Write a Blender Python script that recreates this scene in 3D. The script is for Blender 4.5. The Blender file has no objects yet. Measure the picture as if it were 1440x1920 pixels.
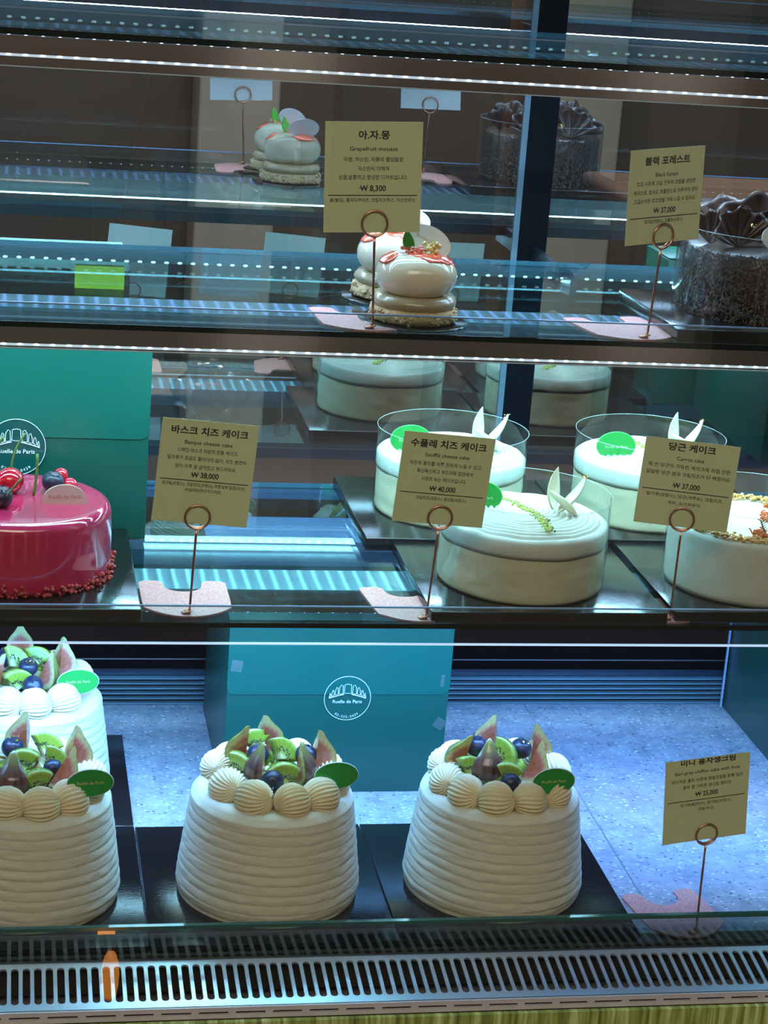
import bpy, bmesh, math, random
from math import sin, cos, pi, radians as R
from mathutils import Vector, Matrix, noise

# ------------------------------------------------------------------ camera
sc = bpy.context.scene
CAM = (-0.11934, -1.42141, 0.79575)
YAW, PIT, ROL, FPX = 0.19569, 0.29528, 0.07430, 3787.1
cd = bpy.data.cameras.new('camera'); cam = bpy.data.objects.new('camera', cd)
sc.collection.objects.link(cam); sc.camera = cam
fw = Vector((sin(YAW)*cos(PIT), cos(YAW)*cos(PIT), -sin(PIT)))
r0 = Vector((cos(YAW), -sin(YAW), 0)); u0 = r0.cross(fw)
rt = cos(ROL)*r0 + sin(ROL)*u0; up = -sin(ROL)*r0 + cos(ROL)*u0
m = Matrix((rt, up, -fw)).transposed().to_4x4(); m.translation = CAM
cam.matrix_world = m
cd.sensor_fit = 'VERTICAL'; cd.sensor_height = 24; cd.lens = 24*FPX/1920
cd.clip_start = 0.02; cd.clip_end = 50
# ------------------------------------------------------------------ exposure
vs = sc.view_settings
sc.display_settings.display_device = 'sRGB'
vs.view_transform = 'Standard'; vs.look = 'None'; vs.gamma = 1; vs.use_curve_mapping = False
vs.exposure = 0.84
cy = sc.cycles
cy.use_denoising = True
cy.max_bounces = 10; cy.transparent_max_bounces = 28; cy.glossy_bounces = 6; cy.diffuse_bounces = 3
cy.caustics_reflective = False; cy.caustics_refractive = False
cy.sample_clamp_indirect = 4
# ------------------------------------------------------------------ world + lights
w = bpy.data.worlds.new('world'); sc.world = w; w.use_nodes = True
bg = w.node_tree.nodes['Background']; bg.inputs[0].default_value = (0.8, 0.72, 0.58, 1); bg.inputs[1].default_value = 0.05

def area(name, loc, rot, sx, sy, power, col, spread=180):
    l = bpy.data.lights.new(name, 'AREA'); l.shape = 'RECTANGLE'; l.size = sx; l.size_y = sy
    l.energy = power; l.color = col; l.spread = R(spread)
    o = bpy.data.objects.new(name, l); sc.collection.objects.link(o); o.location = loc; o.rotation_euler = rot
    return o
X0, X1 = -0.62, 1.15           # extent of the display case
XC, XW = (X0+X1)/2, (X1-X0)
# shop ceiling light behind the photographer, warm
area('shop_ceiling_light', (-0.5, -2.3, 2.2), (R(52), 0, R(-12)), 1.8, 1.0, 10.5, (1.0, 0.92, 0.68))
area('shop_fill_light', (0.3, -2.6, 2.4), (0, 0, 0), 3.0, 1.2, 15, (1.0, 0.88, 0.80), 130)  # added lamp, brightens the shop so it veils the front glass
# LED lines: one under every shelf and one under the case roof
LEDC = {1: (0.17, 0.42, 1.0), 2: (0.38, 0.80, 1.0), 3: (0.45, 0.70, 1.0), 4: (0.42, 0.70, 1.0)}
LEDP = {1: 6.8, 2: 2.5, 3: 2.7, 4: 2.2}
LEDT = {1: 46, 2: 44, 3: 30, 4: 15}
LEDS = {1: 140, 2: 160, 3: 170, 4: 170}
SH = {1: 0.27, 2: 0.494, 3: 0.694}
LEDY = {1: 0.090, 2: 0.073, 3: 0.087, 4: 0.10}   # tucked under each light channel
for k in (1, 2, 3, 4):
    z = (SH[k] if k < 4 else 0.93) - 0.0285
    area('led_line_light', (XC, LEDY[k], z), (R(LEDT[k]), 0, 0), XW-0.06, 0.008, LEDP[k], LEDC[k], LEDS[k])

# added rear LED line, standing in for door bounce onto the cakes' backs
for k, pw in ((2, 2.6), (3, 2.2)):
    area('rear_led_line_light', (XC, {2: .3155, 3: .3005}[k], SH[k]-0.0168), (R(-30), 0, 0), XW-0.06, 0.005, pw, LEDC[k], 150)

# ------------------------------------------------------------------ helpers
col = sc.collection
def link(o, parent=None):
    col.objects.link(o)
    if parent: o.parent = parent
    return o
def tag(o, label=None, cat=None, group=None, kind=None):
    if label: o['label'] = label
    if cat: o['category'] = cat
    if group: o['group'] = group
    if kind: o['kind'] = kind
    return o
def empty(name, loc=(0, 0, 0), rz=0):
    o = bpy.data.objects.new(name, None); o.location = loc; o.rotation_euler.z = rz
    o.empty_display_size = 0.02
    return link(o)
def bm_obj(name, bm, mat, parent=None, smooth=False):
    me = bpy.data.meshes.new(name); bm.to_mesh(me); bm.free()
    if smooth:
        for p in me.polygons: p.use_smooth = True
    for mm in (mat if isinstance(mat, (list, tuple)) else [mat]): me.materials.append(mm)
    return link(bpy.data.objects.new(name, me), parent)
def box_bm(bm, x0, x1, y0, y1, z0, z1, mi=0):
    vs_ = [bm.verts.new(p) for p in ((x0,y0,z0),(x1,y0,z0),(x1,y1,z0),(x0,y1,z0),(x0,y0,z1),(x1,y0,z1),(x1,y1,z1),(x0,y1,z1))]
    for f in ((0,3,2,1),(4,5,6,7),(0,1,5,4),(1,2,6,5),(2,3,7,6),(3,0,4,7)):
        bm.faces.new([vs_[i] for i in f]).material_index = mi
def box(name, x0, x1, y0, y1, z0, z1, mat, parent=None, bev=0):
    bm = bmesh.new(); box_bm(bm, x0, x1, y0, y1, z0, z1)
    if bev: bmesh.ops.bevel(bm, geom=bm.edges[:], offset=bev, segments=3, affect='EDGES', profile=0.5)
    bmesh.ops.recalc_face_normals(bm, faces=bm.faces)
    return bm_obj(name, bm, mat, parent, bool(bev))
def grid_bm(bm, fn, nu, nv, closed=False, mi=0):
    """fn(i,j)->co ; closed in u"""
    g = [[bm.verts.new(fn(i, j)) for j in range(nv)] for i in range(nu)]
    for i in range(nu if closed else nu-1):
        a, b = g[i], g[(i+1) % nu]
        for j in range(nv-1):
            bm.faces.new((a[j], b[j], b[j+1], a[j+1])).material_index = mi
    return g
def lathe_bm(bm, prof, n=64, f=None, cap=True, mi=0):
    def fn(i, j):
        t = 2*pi*i/n; r, z = prof[j]
        if f: r, z = f(t, r, z)
        return (r*cos(t), r*sin(t), z)
    g = grid_bm(bm, fn, n, len(prof), True, mi)
    if cap:
        for j, rev in ((0, True), (-1, False)):
            ring = [g[i][j] for i in range(n)]
            if rev: ring.reverse()
            bm.faces.new(ring).material_index = mi
    return g
def tube_bm(bm, pts, r, n=8, mi=0, closed=False):
    pts = [Vector(p) for p in pts]; N = len(pts); prev = None; rings = []
    for k, p in enumerate(pts):
        if closed: t = (pts[(k+1) % N]-pts[k-1]).normalized()
        else: t = (pts[min(k+1, N-1)]-pts[max(k-1, 0)]).normalized()
        a = prev if prev is not None else (Vector((0, 0, 1)) if abs(t.z) < .9 else Vector((1, 0, 0)))
        s = (a - t*a.dot(t)).normalized(); prev = s; b = t.cross(s)
        rr = r(k/(N-1)) if callable(r) else r
        rings.append([bm.verts.new(p + rr*(cos(2*pi*i/n)*s + sin(2*pi*i/n)*b)) for i in range(n)])
    for k in range(N if closed else N-1):
        A, B = rings[k], rings[(k+1) % N]
        for i in range(n): bm.faces.new((A[i], A[(i+1) % n], B[(i+1) % n], B[i])).material_index = mi
    if not closed:
        bm.faces.new(rings[0][::-1]).material_index = mi; bm.faces.new(rings[-1]).material_index = mi
def ico(bm, c, r, sub=1, sc3=(1, 1, 1), mi=0, rot=None):
    ret = bmesh.ops.create_icosphere(bm, subdivisions=sub, radius=1.0)
    M = Matrix.Translation(c) @ (rot or Matrix.Identity(4)) @ Matrix.Diagonal((r*sc3[0], r*sc3[1], r*sc3[2], 1))
    bmesh.ops.transform(bm, matrix=M, verts=ret['verts'])
    for v in ret['verts']:
        for f in v.link_faces: f.material_index = mi
    return ret['verts']
def prism_bm(bm, pts, y0, y1, mi=0):
    """outline in XZ, extruded along Y"""
    a = [bm.verts.new((x, y0, z)) for x, z in pts]; b = [bm.verts.new((x, y1, z)) for x, z in pts]
    n = len(pts)
    for f in (bm.faces.new(a), bm.faces.new(b[::-1])): f.material_index = mi
    for i in range(n): bm.faces.new((a[i], b[i], b[(i+1) % n], a[(i+1) % n])).material_index = mi
    bmesh.ops.recalc_face_normals(bm, faces=bm.faces)

# ------------------------------------------------------------------ materials
MATS = {}
def nodes(name):
    m = bpy.data.materials.new(name); m.use_nodes = True
    nt = m.node_tree; return m, nt, nt.nodes, nt.links, nt.nodes['Principled BSDF']
def mat(name, c, rough=0.5, metal=0.0, spec=0.5, bump=0, bscale=200, coat=0, noise_c=None, nscale=60, sss=0, emit=None, estr=0, trans=0):
    if name in MATS: return MATS[name]
    m, nt, N, L, P = nodes(name)
    P.inputs['Base Color'].default_value = (*c, 1); P.inputs['Roughness'].default_value = rough
    P.inputs['Metallic'].default_value = metal; P.inputs['Specular IOR Level'].default_value = spec
    P.inputs['Coat Weight'].default_value = coat; P.inputs['Coat Roughness'].default_value = 0.04
    if sss:
        P.inputs['Subsurface Weight'].default_value = sss; P.inputs['Subsurface Radius'].default_value = (1, .7, .4)
        P.inputs['Subsurface Scale'].default_value = 0.004
    if emit: P.inputs['Emission Color'].default_value = (*emit, 1); P.inputs['Emission Strength'].default_value = estr
    if trans: P.inputs['Transmission Weight'].default_value = trans
    tc = N.new('ShaderNodeTexCoord')
    nz = N.new('ShaderNodeTexNoise'); nz.inputs['Scale'].default_value = nscale; nz.inputs['Detail'].default_value = 4
    L.new(tc.outputs['Object'], nz.inputs['Vector'])
    cr = N.new('ShaderNodeMix'); cr.data_type = 'RGBA'
    c2 = noise_c if noise_c else tuple(x*0.9 for x in c)
    cr.inputs[6].default_value = (*c, 1); cr.inputs[7].default_value = (*c2, 1)
    L.new(nz.outputs['Fac'], cr.inputs[0]); L.new(cr.outputs[2], P.inputs['Base Color'])
    if bump:
        nb = N.new('ShaderNodeTexNoise'); nb.inputs['Scale'].default_value = bscale; nb.inputs['Detail'].default_value = 3
        L.new(tc.outputs['Object'], nb.inputs['Vector'])
        b = N.new('ShaderNodeBump'); b.inputs['Strength'].default_value = bump; b.inputs['Distance'].default_value = 0.001
        L.new(nb.outputs['Fac'], b.inputs['Height']); L.new(b.outputs['Normal'], P.inputs['Normal'])
    MATS[name] = m
    return m
def glassmat(name, tint, refl, rough=0.0, gcol=(1, 1, 1), fres=True, scratches=0):
    """thin pane: clear part mixed with a mirror part by a facing-angle curve"""
    m, nt, N, L, P = nodes(name); N.remove(P)
    out = N['Material Output']
    t = N.new('ShaderNodeBsdfTransparent'); t.inputs[0].default_value = (*tint, 1)
    g = N.new('ShaderNodeBsdfGlossy'); g.inputs['Color'].default_value = (*gcol, 1); g.inputs['Roughness'].default_value = rough
    mx = N.new('ShaderNodeMixShader')
    if fres:
        lw = N.new('ShaderNodeLayerWeight'); lw.inputs['Blend'].default_value = refl
        fr = N.new('ShaderNodeFresnel'); fr.inputs['IOR'].default_value = refl
        gm = N.new('ShaderNodeNewGeometry')
        # same curve from both faces of the sheet
        ab = N.new('ShaderNodeMath'); ab.operation = 'MAXIMUM'
        dt = N.new('ShaderNodeVectorMath'); dt.operation = 'DOT_PRODUCT'
        L.new(gm.outputs['Normal'], dt.inputs[0]); L.new(gm.outputs['Incoming'], dt.inputs[1])
        a1 = N.new('ShaderNodeMath'); a1.operation = 'ABSOLUTE'; L.new(dt.outputs['Value'], a1.inputs[0])
        s1 = N.new('ShaderNodeMath'); s1.operation = 'SUBTRACT'; s1.inputs[0].default_value = 1; L.new(a1.outputs[0], s1.inputs[1])
        p1 = N.new('ShaderNodeMath'); p1.operation = 'POWER'; p1.inputs[1].default_value = 4.0; L.new(s1.outputs[0], p1.inputs[0])
        m1 = N.new('ShaderNodeMath'); m1.operation = 'MULTIPLY_ADD'; m1.inputs[1].default_value = 0.8; m1.inputs[2].default_value = refl
        L.new(p1.outputs[0], m1.inputs[0]); L.new(m1.outputs[0], mx.inputs[0])
        for x in (lw, fr, ab): N.remove(x)
    else:
        mx.inputs[0].default_value = refl
    L.new(t.outputs[0], mx.inputs[1]); L.new(g.outputs[0], mx.inputs[2]); L.new(mx.outputs[0], out.inputs[0])
    return m
def attrmat(name, rough=0.35, coat=0.3, bump=0.1):
    m, nt, N, L, P = nodes(name)
    a = N.new('ShaderNodeAttribute'); a.attribute_name = 'Col'
    L.new(a.outputs['Color'], P.inputs['Base Color'])
    P.inputs['Roughness'].default_value = rough; P.inputs['Coat Weight'].default_value = coat; P.inputs['Coat Roughness'].default_value = 0.05
    tc = N.new('ShaderNodeTexCoord'); nb = N.new('ShaderNodeTexNoise'); nb.inputs['Scale'].default_value = 500
    L.new(tc.outputs['Object'], nb.inputs['Vector']); b = N.new('ShaderNodeBump'); b.inputs['Strength'].default_value = bump; b.inputs['Distance'].default_value = 0.001
    L.new(nb.outputs['Fac'], b.inputs['Height']); L.new(b.outputs['Normal'], P.inputs['Normal'])
    return m

M_cream = mat('whipped_cream', (0.80, 0.76, 0.62), 0.55, spec=0.25, bump=0.10, bscale=900)
M_pipe = mat('piped_cream', (0.82, 0.70, 0.42), 0.5, spec=0.3, bump=0.12, bscale=700)
def speckled():
    m, nt, N, L, P = nodes('speckled_cream')
    tc = N.new('ShaderNodeTexCoord'); v = N.new('ShaderNodeTexVoronoi'); v.inputs['Scale'].default_value = 120
    L.new(tc.outputs['Object'], v.inputs['Vector'])
    nz = N.new('ShaderNodeTexNoise'); nz.inputs['Scale'].default_value = 60; L.new(tc.outputs['Object'], nz.inputs['Vector'])
    r1 = N.new('ShaderNodeMapRange'); r1.inputs[1].default_value = 0.05; r1.inputs[2].default_value = 0.03; L.new(v.outputs['Distance'], r1.inputs[0])
    r2 = N.new('ShaderNodeMapRange'); r2.inputs[1].default_value = 0.42; r2.inputs[2].default_value = 0.5; L.new(nz.outputs['Fac'], r2.inputs[0])
    mm = N.new('ShaderNodeMath'); mm.operation = 'MULTIPLY'; L.new(r1.outputs[0], mm.inputs[0]); L.new(r2.outputs[0], mm.inputs[1])
    mx = N.new('ShaderNodeMix'); mx.data_type = 'RGBA'; mx.inputs[6].default_value = (0.68, 0.64, 0.49, 1); mx.inputs[7].default_value = (0.12, 0.09, 0.05, 1)
    L.new(mm.outputs[0], mx.inputs[0]); L.new(mx.outputs[2], P.inputs['Base Color'])
    P.inputs['Roughness'].default_value = 0.6; P.inputs['Specular IOR Level'].default_value = 0.25
    nb = N.new('ShaderNodeTexNoise'); nb.inputs['Scale'].default_value = 1200; L.new(tc.outputs['Object'], nb.inputs['Vector'])
    b = N.new('ShaderNodeBump'); b.inputs['Strength'].default_value = 0.15; b.inputs['Distance'].default_value = 0.001
    L.new(nb.outputs['Fac'], b.inputs['Height']); L.new(b.outputs['Normal'], P.inputs['Normal'])
    return m
M_speck = speckled()
M_fruit = attrmat('cut_fruit', 0.25, 0.5, 0.15)
M_berry = mat('blueberry_skin', (0.010, 0.013, 0.028), 0.34, spec=0.5, noise_c=(0.028, 0.034, 0.065), nscale=90)
M_gold = mat('gold_leaf', (0.95, 0.72, 0.28), 0.25, metal=1)
M_board = mat('black_cake_board', (0.012, 0.010, 0.010), 0.12, spec=0.6, bump=0.08, bscale=500)
M_carton = mat('green_carton', (0.003, 0.068, 0.048), 0.30, spec=0.5, bump=0.05, bscale=350)
M_ink_w = mat('white_print', (0.75, 0.78, 0.8), 0.5)
M_ink_k = mat('black_print', (0.012, 0.012, 0.012), 0.6)
M_ink_g = mat('gold_print', (0.75, 0.62, 0.25), 0.4)
M_ink_r = mat('rose_print', (0.42, 0.20, 0.14), 0.5)
M_cardb = mat('blank_card_back', (0.78, 0.79, 0.76), 0.6)
M_card = mat('cream_card_paper', (0.68, 0.73, 0.42), 0.7, spec=0.2, bump=0.05, bscale=900)
M_rose = mat('rose_gold_wire', (0.75, 0.36, 0.24), 0.22, metal=1)
def glitter():
    m, nt, N, L, P = nodes('rose_glitter_plate')
    tc = N.new('ShaderNodeTexCoord'); v = N.new('ShaderNodeTexVoronoi'); v.inputs['Scale'].default_value = 1100
    L.new(tc.outputs['Object'], v.inputs['Vector'])
    mx = N.new('ShaderNodeMix'); mx.data_type = 'RGBA'; mx.inputs[6].default_value = (0.50, 0.17, 0.15, 1); mx.inputs[7].default_value = (0.70, 0.36, 0.33, 1)
    sp = N.new('ShaderNodeSeparateColor'); L.new(v.outputs['Color'], sp.inputs[0]); L.new(sp.outputs[0], mx.inputs[0])
    L.new(mx.outputs[2], P.inputs['Base Color']); P.inputs['Metallic'].default_value = 0.1; P.inputs['Roughness'].default_value = 0.5
    b = N.new('ShaderNodeBump'); b.inputs['Strength'].default_value = 0.35; b.inputs['Distance'].default_value = 0.001
    L.new(sp.outputs[1], b.inputs['Height']); L.new(b.outputs['Normal'], P.inputs['Normal'])
    return m
M_glit = glitter()
M_alu = mat('brushed_aluminium', (0.55, 0.56, 0.58), 0.28, metal=1, bump=0.05, bscale=300)
M_mirr = mat('polished_metal_band', (0.80, 0.74, 0.68), 0.12, metal=1, noise_c=(0.42, 0.38, 0.36), nscale=6)
M_steel = mat('stainless_grille', (0.62, 0.74, 0.92), 0.38, metal=0.75)
M_dark = mat('black_frame', (0.006, 0.010, 0.018), 0.35)
M_edge = mat('dark_green_glass_edge', (0.002, 0.012, 0.010), 0.08, spec=0.7)
M_shelf = glassmat('shelf_glass', (0.80, 0.93, 0.92), 0.055, 0.012, (0.8, 0.95, 1.0))
M_lip = glassmat('clear_lip_glass', (0.86, 0.93, 0.93), 0.05, 0.02)
M_riser = glassmat('riser_glass', (0.66, 0.78, 0.78), 0.07, 0.0)
M_front = glassmat('front_glass', (0.97, 0.99, 0.98), 0.035, 0.0)
M_door = glassmat('tinted_rear_glass', (0.55, 0.53, 0.52), 0.56, 0.0, (0.88, 0.97, 1.0))
M_film = glassmat('clear_cake_film', (0.93, 0.97, 0.97), 0.07, 0.06)
M_tape = glassmat('clear_tape', (1.0, 1.0, 1.0), 0.10, 0.5)
def emis(name, c, s):
    m, nt, N, L, P = nodes(name)
    P.inputs['Base Color'].default_value = (0.5, 0.5, 0.5, 1)
    P.inputs['Emission Color'].default_value = (*c, 1); P.inputs['Emission Strength'].default_value = s
    return m
M_led = {k: emis('led_chip', (LEDC[k][0]*.6+.4, LEDC[k][1]*.6+.4, 1), 2.2) for k in LEDC}
M_ledb = {k: emis('led_chip_rear', (LEDC[k][0]*.8+.2, LEDC[k][1]*.8+.2, 1), 14) for k in LEDC}
M_ledline = {k: emis('led_lens', (LEDC[k][0]*.5+.4, LEDC[k][1]*.5+.45, 1), 0.35 if k > 1 else 0.6) for k in LEDC}

def ribbed(k):  # LED reflection streaks painted on the cover as a striped glow
    m, nt, N, L, P = nodes('painted_streak_glow')
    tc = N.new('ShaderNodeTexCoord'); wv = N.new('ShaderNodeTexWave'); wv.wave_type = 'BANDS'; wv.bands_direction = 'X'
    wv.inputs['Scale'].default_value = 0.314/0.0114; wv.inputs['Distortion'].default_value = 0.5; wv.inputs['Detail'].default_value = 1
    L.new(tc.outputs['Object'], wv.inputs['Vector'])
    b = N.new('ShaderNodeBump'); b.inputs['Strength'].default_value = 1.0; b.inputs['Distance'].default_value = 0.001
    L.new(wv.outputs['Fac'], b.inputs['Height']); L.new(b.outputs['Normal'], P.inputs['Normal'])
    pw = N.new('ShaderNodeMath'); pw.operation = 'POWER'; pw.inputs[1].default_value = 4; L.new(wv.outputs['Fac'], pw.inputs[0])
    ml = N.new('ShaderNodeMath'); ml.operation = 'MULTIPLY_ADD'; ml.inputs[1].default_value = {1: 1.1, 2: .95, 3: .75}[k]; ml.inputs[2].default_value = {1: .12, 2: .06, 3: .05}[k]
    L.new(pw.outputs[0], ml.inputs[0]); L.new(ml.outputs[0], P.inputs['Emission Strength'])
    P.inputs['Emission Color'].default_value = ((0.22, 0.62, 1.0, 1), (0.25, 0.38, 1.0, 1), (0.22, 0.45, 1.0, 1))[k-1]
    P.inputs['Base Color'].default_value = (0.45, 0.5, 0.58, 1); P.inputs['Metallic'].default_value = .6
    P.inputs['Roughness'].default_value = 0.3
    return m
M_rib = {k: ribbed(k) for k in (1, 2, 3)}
def terrazzo():
    m, nt, N, L, P = nodes('speckled_stone_deck')
    tc = N.new('ShaderNodeTexCoord')
    base = None
    def blot(scale, lo, hi, seed, colr, prev, th):
        mp = N.new('ShaderNodeMapping'); mp.inputs['Location'].default_value = (seed, seed*1.7, 0); mp.inputs['Scale'].default_value = (1, 1.5, 1)
        wz = N.new('ShaderNodeTexNoise'); wz.inputs['Scale'].default_value = 260; L.new(tc.outputs['Object'], wz.inputs['Vector'])
        wm = N.new('ShaderNodeVectorMath'); wm.operation = 'MULTIPLY_ADD'; wm.inputs[1].default_value = (.007, .004, 0)
        L.new(wz.outputs['Color'], wm.inputs[0]); L.new(tc.outputs['Object'], wm.inputs[2])
        L.new(wm.outputs[0], mp.inputs['Vector'])
        v = N.new('ShaderNodeTexVoronoi'); v.inputs['Scale'].default_value = scale; L.new(mp.outputs[0], v.inputs['Vector'])
        r = N.new('ShaderNodeMapRange'); r.inputs[1].default_value = hi; r.inputs[2].default_value = lo; L.new(v.outputs['Distance'], r.inputs[0])
        s = N.new('ShaderNodeSeparateColor'); L.new(v.outputs['Color'], s.inputs[0])
        g = N.new('ShaderNodeMath'); g.operation = 'GREATER_THAN'; g.inputs[1].default_value = th; L.new(s.outputs[0], g.inputs[0])
        mu = N.new('ShaderNodeMath'); mu.operation = 'MULTIPLY'; L.new(r.outputs[0], mu.inputs[0]); L.new(g.outputs[0], mu.inputs[1])
        mx = N.new('ShaderNodeMix'); mx.data_type = 'RGBA'; mx.inputs[7].default_value = (*colr, 1)
        L.new(mu.outputs[0], mx.inputs[0]); L.new(prev, mx.inputs[6])
        return mx.outputs[2]
    nz = N.new('ShaderNodeTexNoise'); nz.inputs['Scale'].default_value = 45; nz.inputs['Detail'].default_value = 12; nz.inputs['Roughness'].default_value = .7; L.new(tc.outputs['Object'], nz.inputs['Vector'])
    mx = N.new('ShaderNodeMix'); mx.data_type = 'RGBA'; mx.inputs[6].default_value = (0.08, 0.09, 0.13, 1); mx.inputs[7].default_value = (0.54, 0.56, 0.62, 1)
    L.new(nz.outputs['Fac'], mx.inputs[0])
    c = blot(190, 0.10, 0.42, 3.1, (0.62, 0.65, 0.70), mx.outputs[2], 0.66)
    c = blot(210, 0.12, 0.38, 9.4, (0.07, 0.07, 0.10), c, 0.70)
    c = blot(150, 0.12, 0.26, 5.4, (0.85, 0.87, 0.90), c, 0.92)
    L.new(c, P.inputs['Base Color']); P.inputs['Roughness'].default_value = 0.10
    return m
M_stone = terrazzo()
def stripes():
    m, nt, N, L, P = nodes('striped_front_panel')
    tc = N.new('ShaderNodeTexCoord')
    mp = N.new('ShaderNodeMapping'); mp.inputs['Scale'].default_value = (1, 0.02, 0.05); L.new(tc.outputs['Object'], mp.inputs['Vector'])
    nz = N.new('ShaderNodeTexNoise'); nz.inputs['Scale'].default_value = 240; nz.inputs['Detail'].default_value = 5; L.new(mp.outputs[0], nz.inputs['Vector'])
    cr = N.new('ShaderNodeValToRGB'); e = cr.color_ramp.elements
    e[0].position = 0.3; e[0].color = (0.10, 0.14, 0.02, 1); e[1].position = 0.7; e[1].color = (0.75, 0.82, 0.38, 1)
    x = e.new(0.5); x.color = (0.36, 0.43, 0.10, 1)
    L.new(nz.outputs['Fac'], cr.inputs[0]); L.new(cr.outputs[0], P.inputs['Base Color']); P.inputs['Roughness'].default_value = 0.5
    return m
M_stripe = stripes()

# ------------------------------------------------------------------ text
def text_bm(bm, s, size, x, z, y, bold=0.0, align='CENTER', sx=1.0, res=2, M=None, mi=0):
    c = bpy.data.curves.new('t', 'FONT'); c.body = s; c.size = size; c.align_x = align; c.resolution_u = res
    c.offset = bold; c.fill_mode = 'FRONT' if hasattr(c, 'fill_mode') else c.fill_mode
    o = bpy.data.objects.new('t', c); col.objects.link(o)
    bpy.context.view_layer.update()
    dg = bpy.context.evaluated_depsgraph_get()
    me = bpy.data.meshes.new_from_object(o.evaluated_get(dg))
    T = Matrix(((sx, 0, 0, x), (0, 0, -1, y), (0, 1, 0, z), (0, 0, 0, 1)))
    me.transform((M or Matrix.Identity(4)) @ T)
    n0 = len(bm.faces); bm.from_mesh(me); bm.faces.ensure_lookup_table()
    for f in bm.faces[n0:]: f.material_index = mi
    bpy.data.objects.remove(o); bpy.data.curves.remove(c); bpy.data.meshes.remove(me)

# ================================================================== SETTING
def struct(o): o['kind'] = 'structure'; return o
M_floor = mat('shop_floor', (0.20, 0.165, 0.15), 0.5, noise_c=(0.12, 0.095, 0.085), nscale=3)
M_wallb = mat('kitchen_wall', (0.030, 0.034, 0.045), 0.7, noise_c=(0.016, 0.02, 0.03), nscale=2)
M_wallf = mat('shop_wall', (0.17, 0.145, 0.13), 0.7, noise_c=(0.11, 0.09, 0.085), nscale=2)
struct(box('floor', -3.5, 4.5, -4.2, 3.2, -0.95, -0.90, M_floor))
struct(box('wall_back', -3.5, 4.5, 3.0, 3.1, -0.90, 2.6, M_wallb))
struct(box('wall_front', -3.5, 4.5, -4.2, -4.1, -0.90, 2.6, M_wallf))
M_pil = mat('pale_pillar', (0.62, 0.60, 0.58), 0.6)

# ---- display case shell
case = empty('display_case', (XC, 0, 0)); tag(case, 'glass-fronted refrigerated pastry display case with stone deck and steel air grille', 'display case')
def cpart(name, x0, x1, y0, y1, z0, z1, mt, parent=None, bev=0):
    o = box(name, x0, x1, y0, y1, z0, z1, mt, None, bev)
    o.parent = parent or case
    o.location = (-XC, 0, 0) if (parent is None) else (0, 0, 0)
    return o
deck = cpart('stone_deck', X0, X1, 0.0, 0.4885, -0.055, -0.0045, M_stone)
bm = bmesh.new()
bm.free()
M_seam = mat('stone_joint', (0.16, 0.16, 0.19), 0.5)
for x in (0.423, -0.19): cpart('joint_line', x, x+0.0012, 0.0, 0.488, -0.0046, -0.0043, M_seam, deck)
cpart('deck_front_strip', X0, X1, -0.012, 0.0, -0.04, -0.0060, mat('bronze_strip', (0.10, 0.10, 0.085), 0.35, metal=0.6))
# rear vent: thin slats and a dark kick panel
for k in range(6):
    z = -0.0035 + k*0.0054
    cpart('vent_slat', X0, X1, 0.4845, 0.4905, z, z+0.0014, mat('vent_slat_metal', (0.30, 0.55, 0.60), 0.3, metal=0.7))
cpart('vent_back', X0, X1, 0.492, 0.50, -0.05, 0.034, mat('vent_recess', (0.008, 0.02, 0.035), 0.4))
cpart('rear_kick_panel', X0, X1, 0.488, 0.50, 0.034, 0.16, mat('dark_kick_panel', (0.0015, 0.002, 0.003), 0.9, spec=.03))
cpart('kick_panel_line', X0, X1, 0.486, 0.488, 0.0445, 0.0456, M_alu)
cpart('door_track', X0, X1, 0.415, 0.50, 0.17, 0.185, M_dark)
# rear sliding doors: tinted panes, black posts with bright seal
bm = bmesh.new(); box_bm(bm, X0, X1, 0.4300, 0.4302, 0.185, 0.985)
bm.normal_update(); bm.faces.ensure_lookup_table()
bmesh.ops.delete(bm, geom=[f for f in bm.faces if abs(f.normal.y) < .5 or f.calc_center_median().y > .4301], context='FACES_ONLY')
o = bm_obj('rear_glass_door', bm, M_door, case); o.location = (-XC, 0, 0)
for x in (-0.43, 0.357, ):
    p = cpart('door_post', x, x+0.028, 0.4285, 0.450, 0.185, 0.985, mat('door_post_black', (0.001, 0.003, 0.006), 0.75, spec=.08))
    cpart('post_seal', x-0.0055, x, 0.4280, 0.4300, 0.185, 0.985, mat('pale_door_seal', (0.10, 0.16, 0.21), 0.5), p)
cpart('corner_trim', 0.6370, 0.6388, 0.4765, 0.4790, -0.0045, 0.165, mat('pale_corner_trim', (0.45, 0.60, 0.75), 0.35, metal=.3))
# front air grille
GY0, GZ0, GY1, GZ1 = -0.0155, -0.0098, -0.072, -0.0175
pit = 0.00868
bm = bmesh.new()
nsl = int(XW/pit)
def gp(x, t): return (x, GY0+(GY1-GY0)*t, GZ0+(GZ1-GZ0)*t)
ta, tb = 0.16, 0.82; hw = 0.00285; ns = 8
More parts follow.
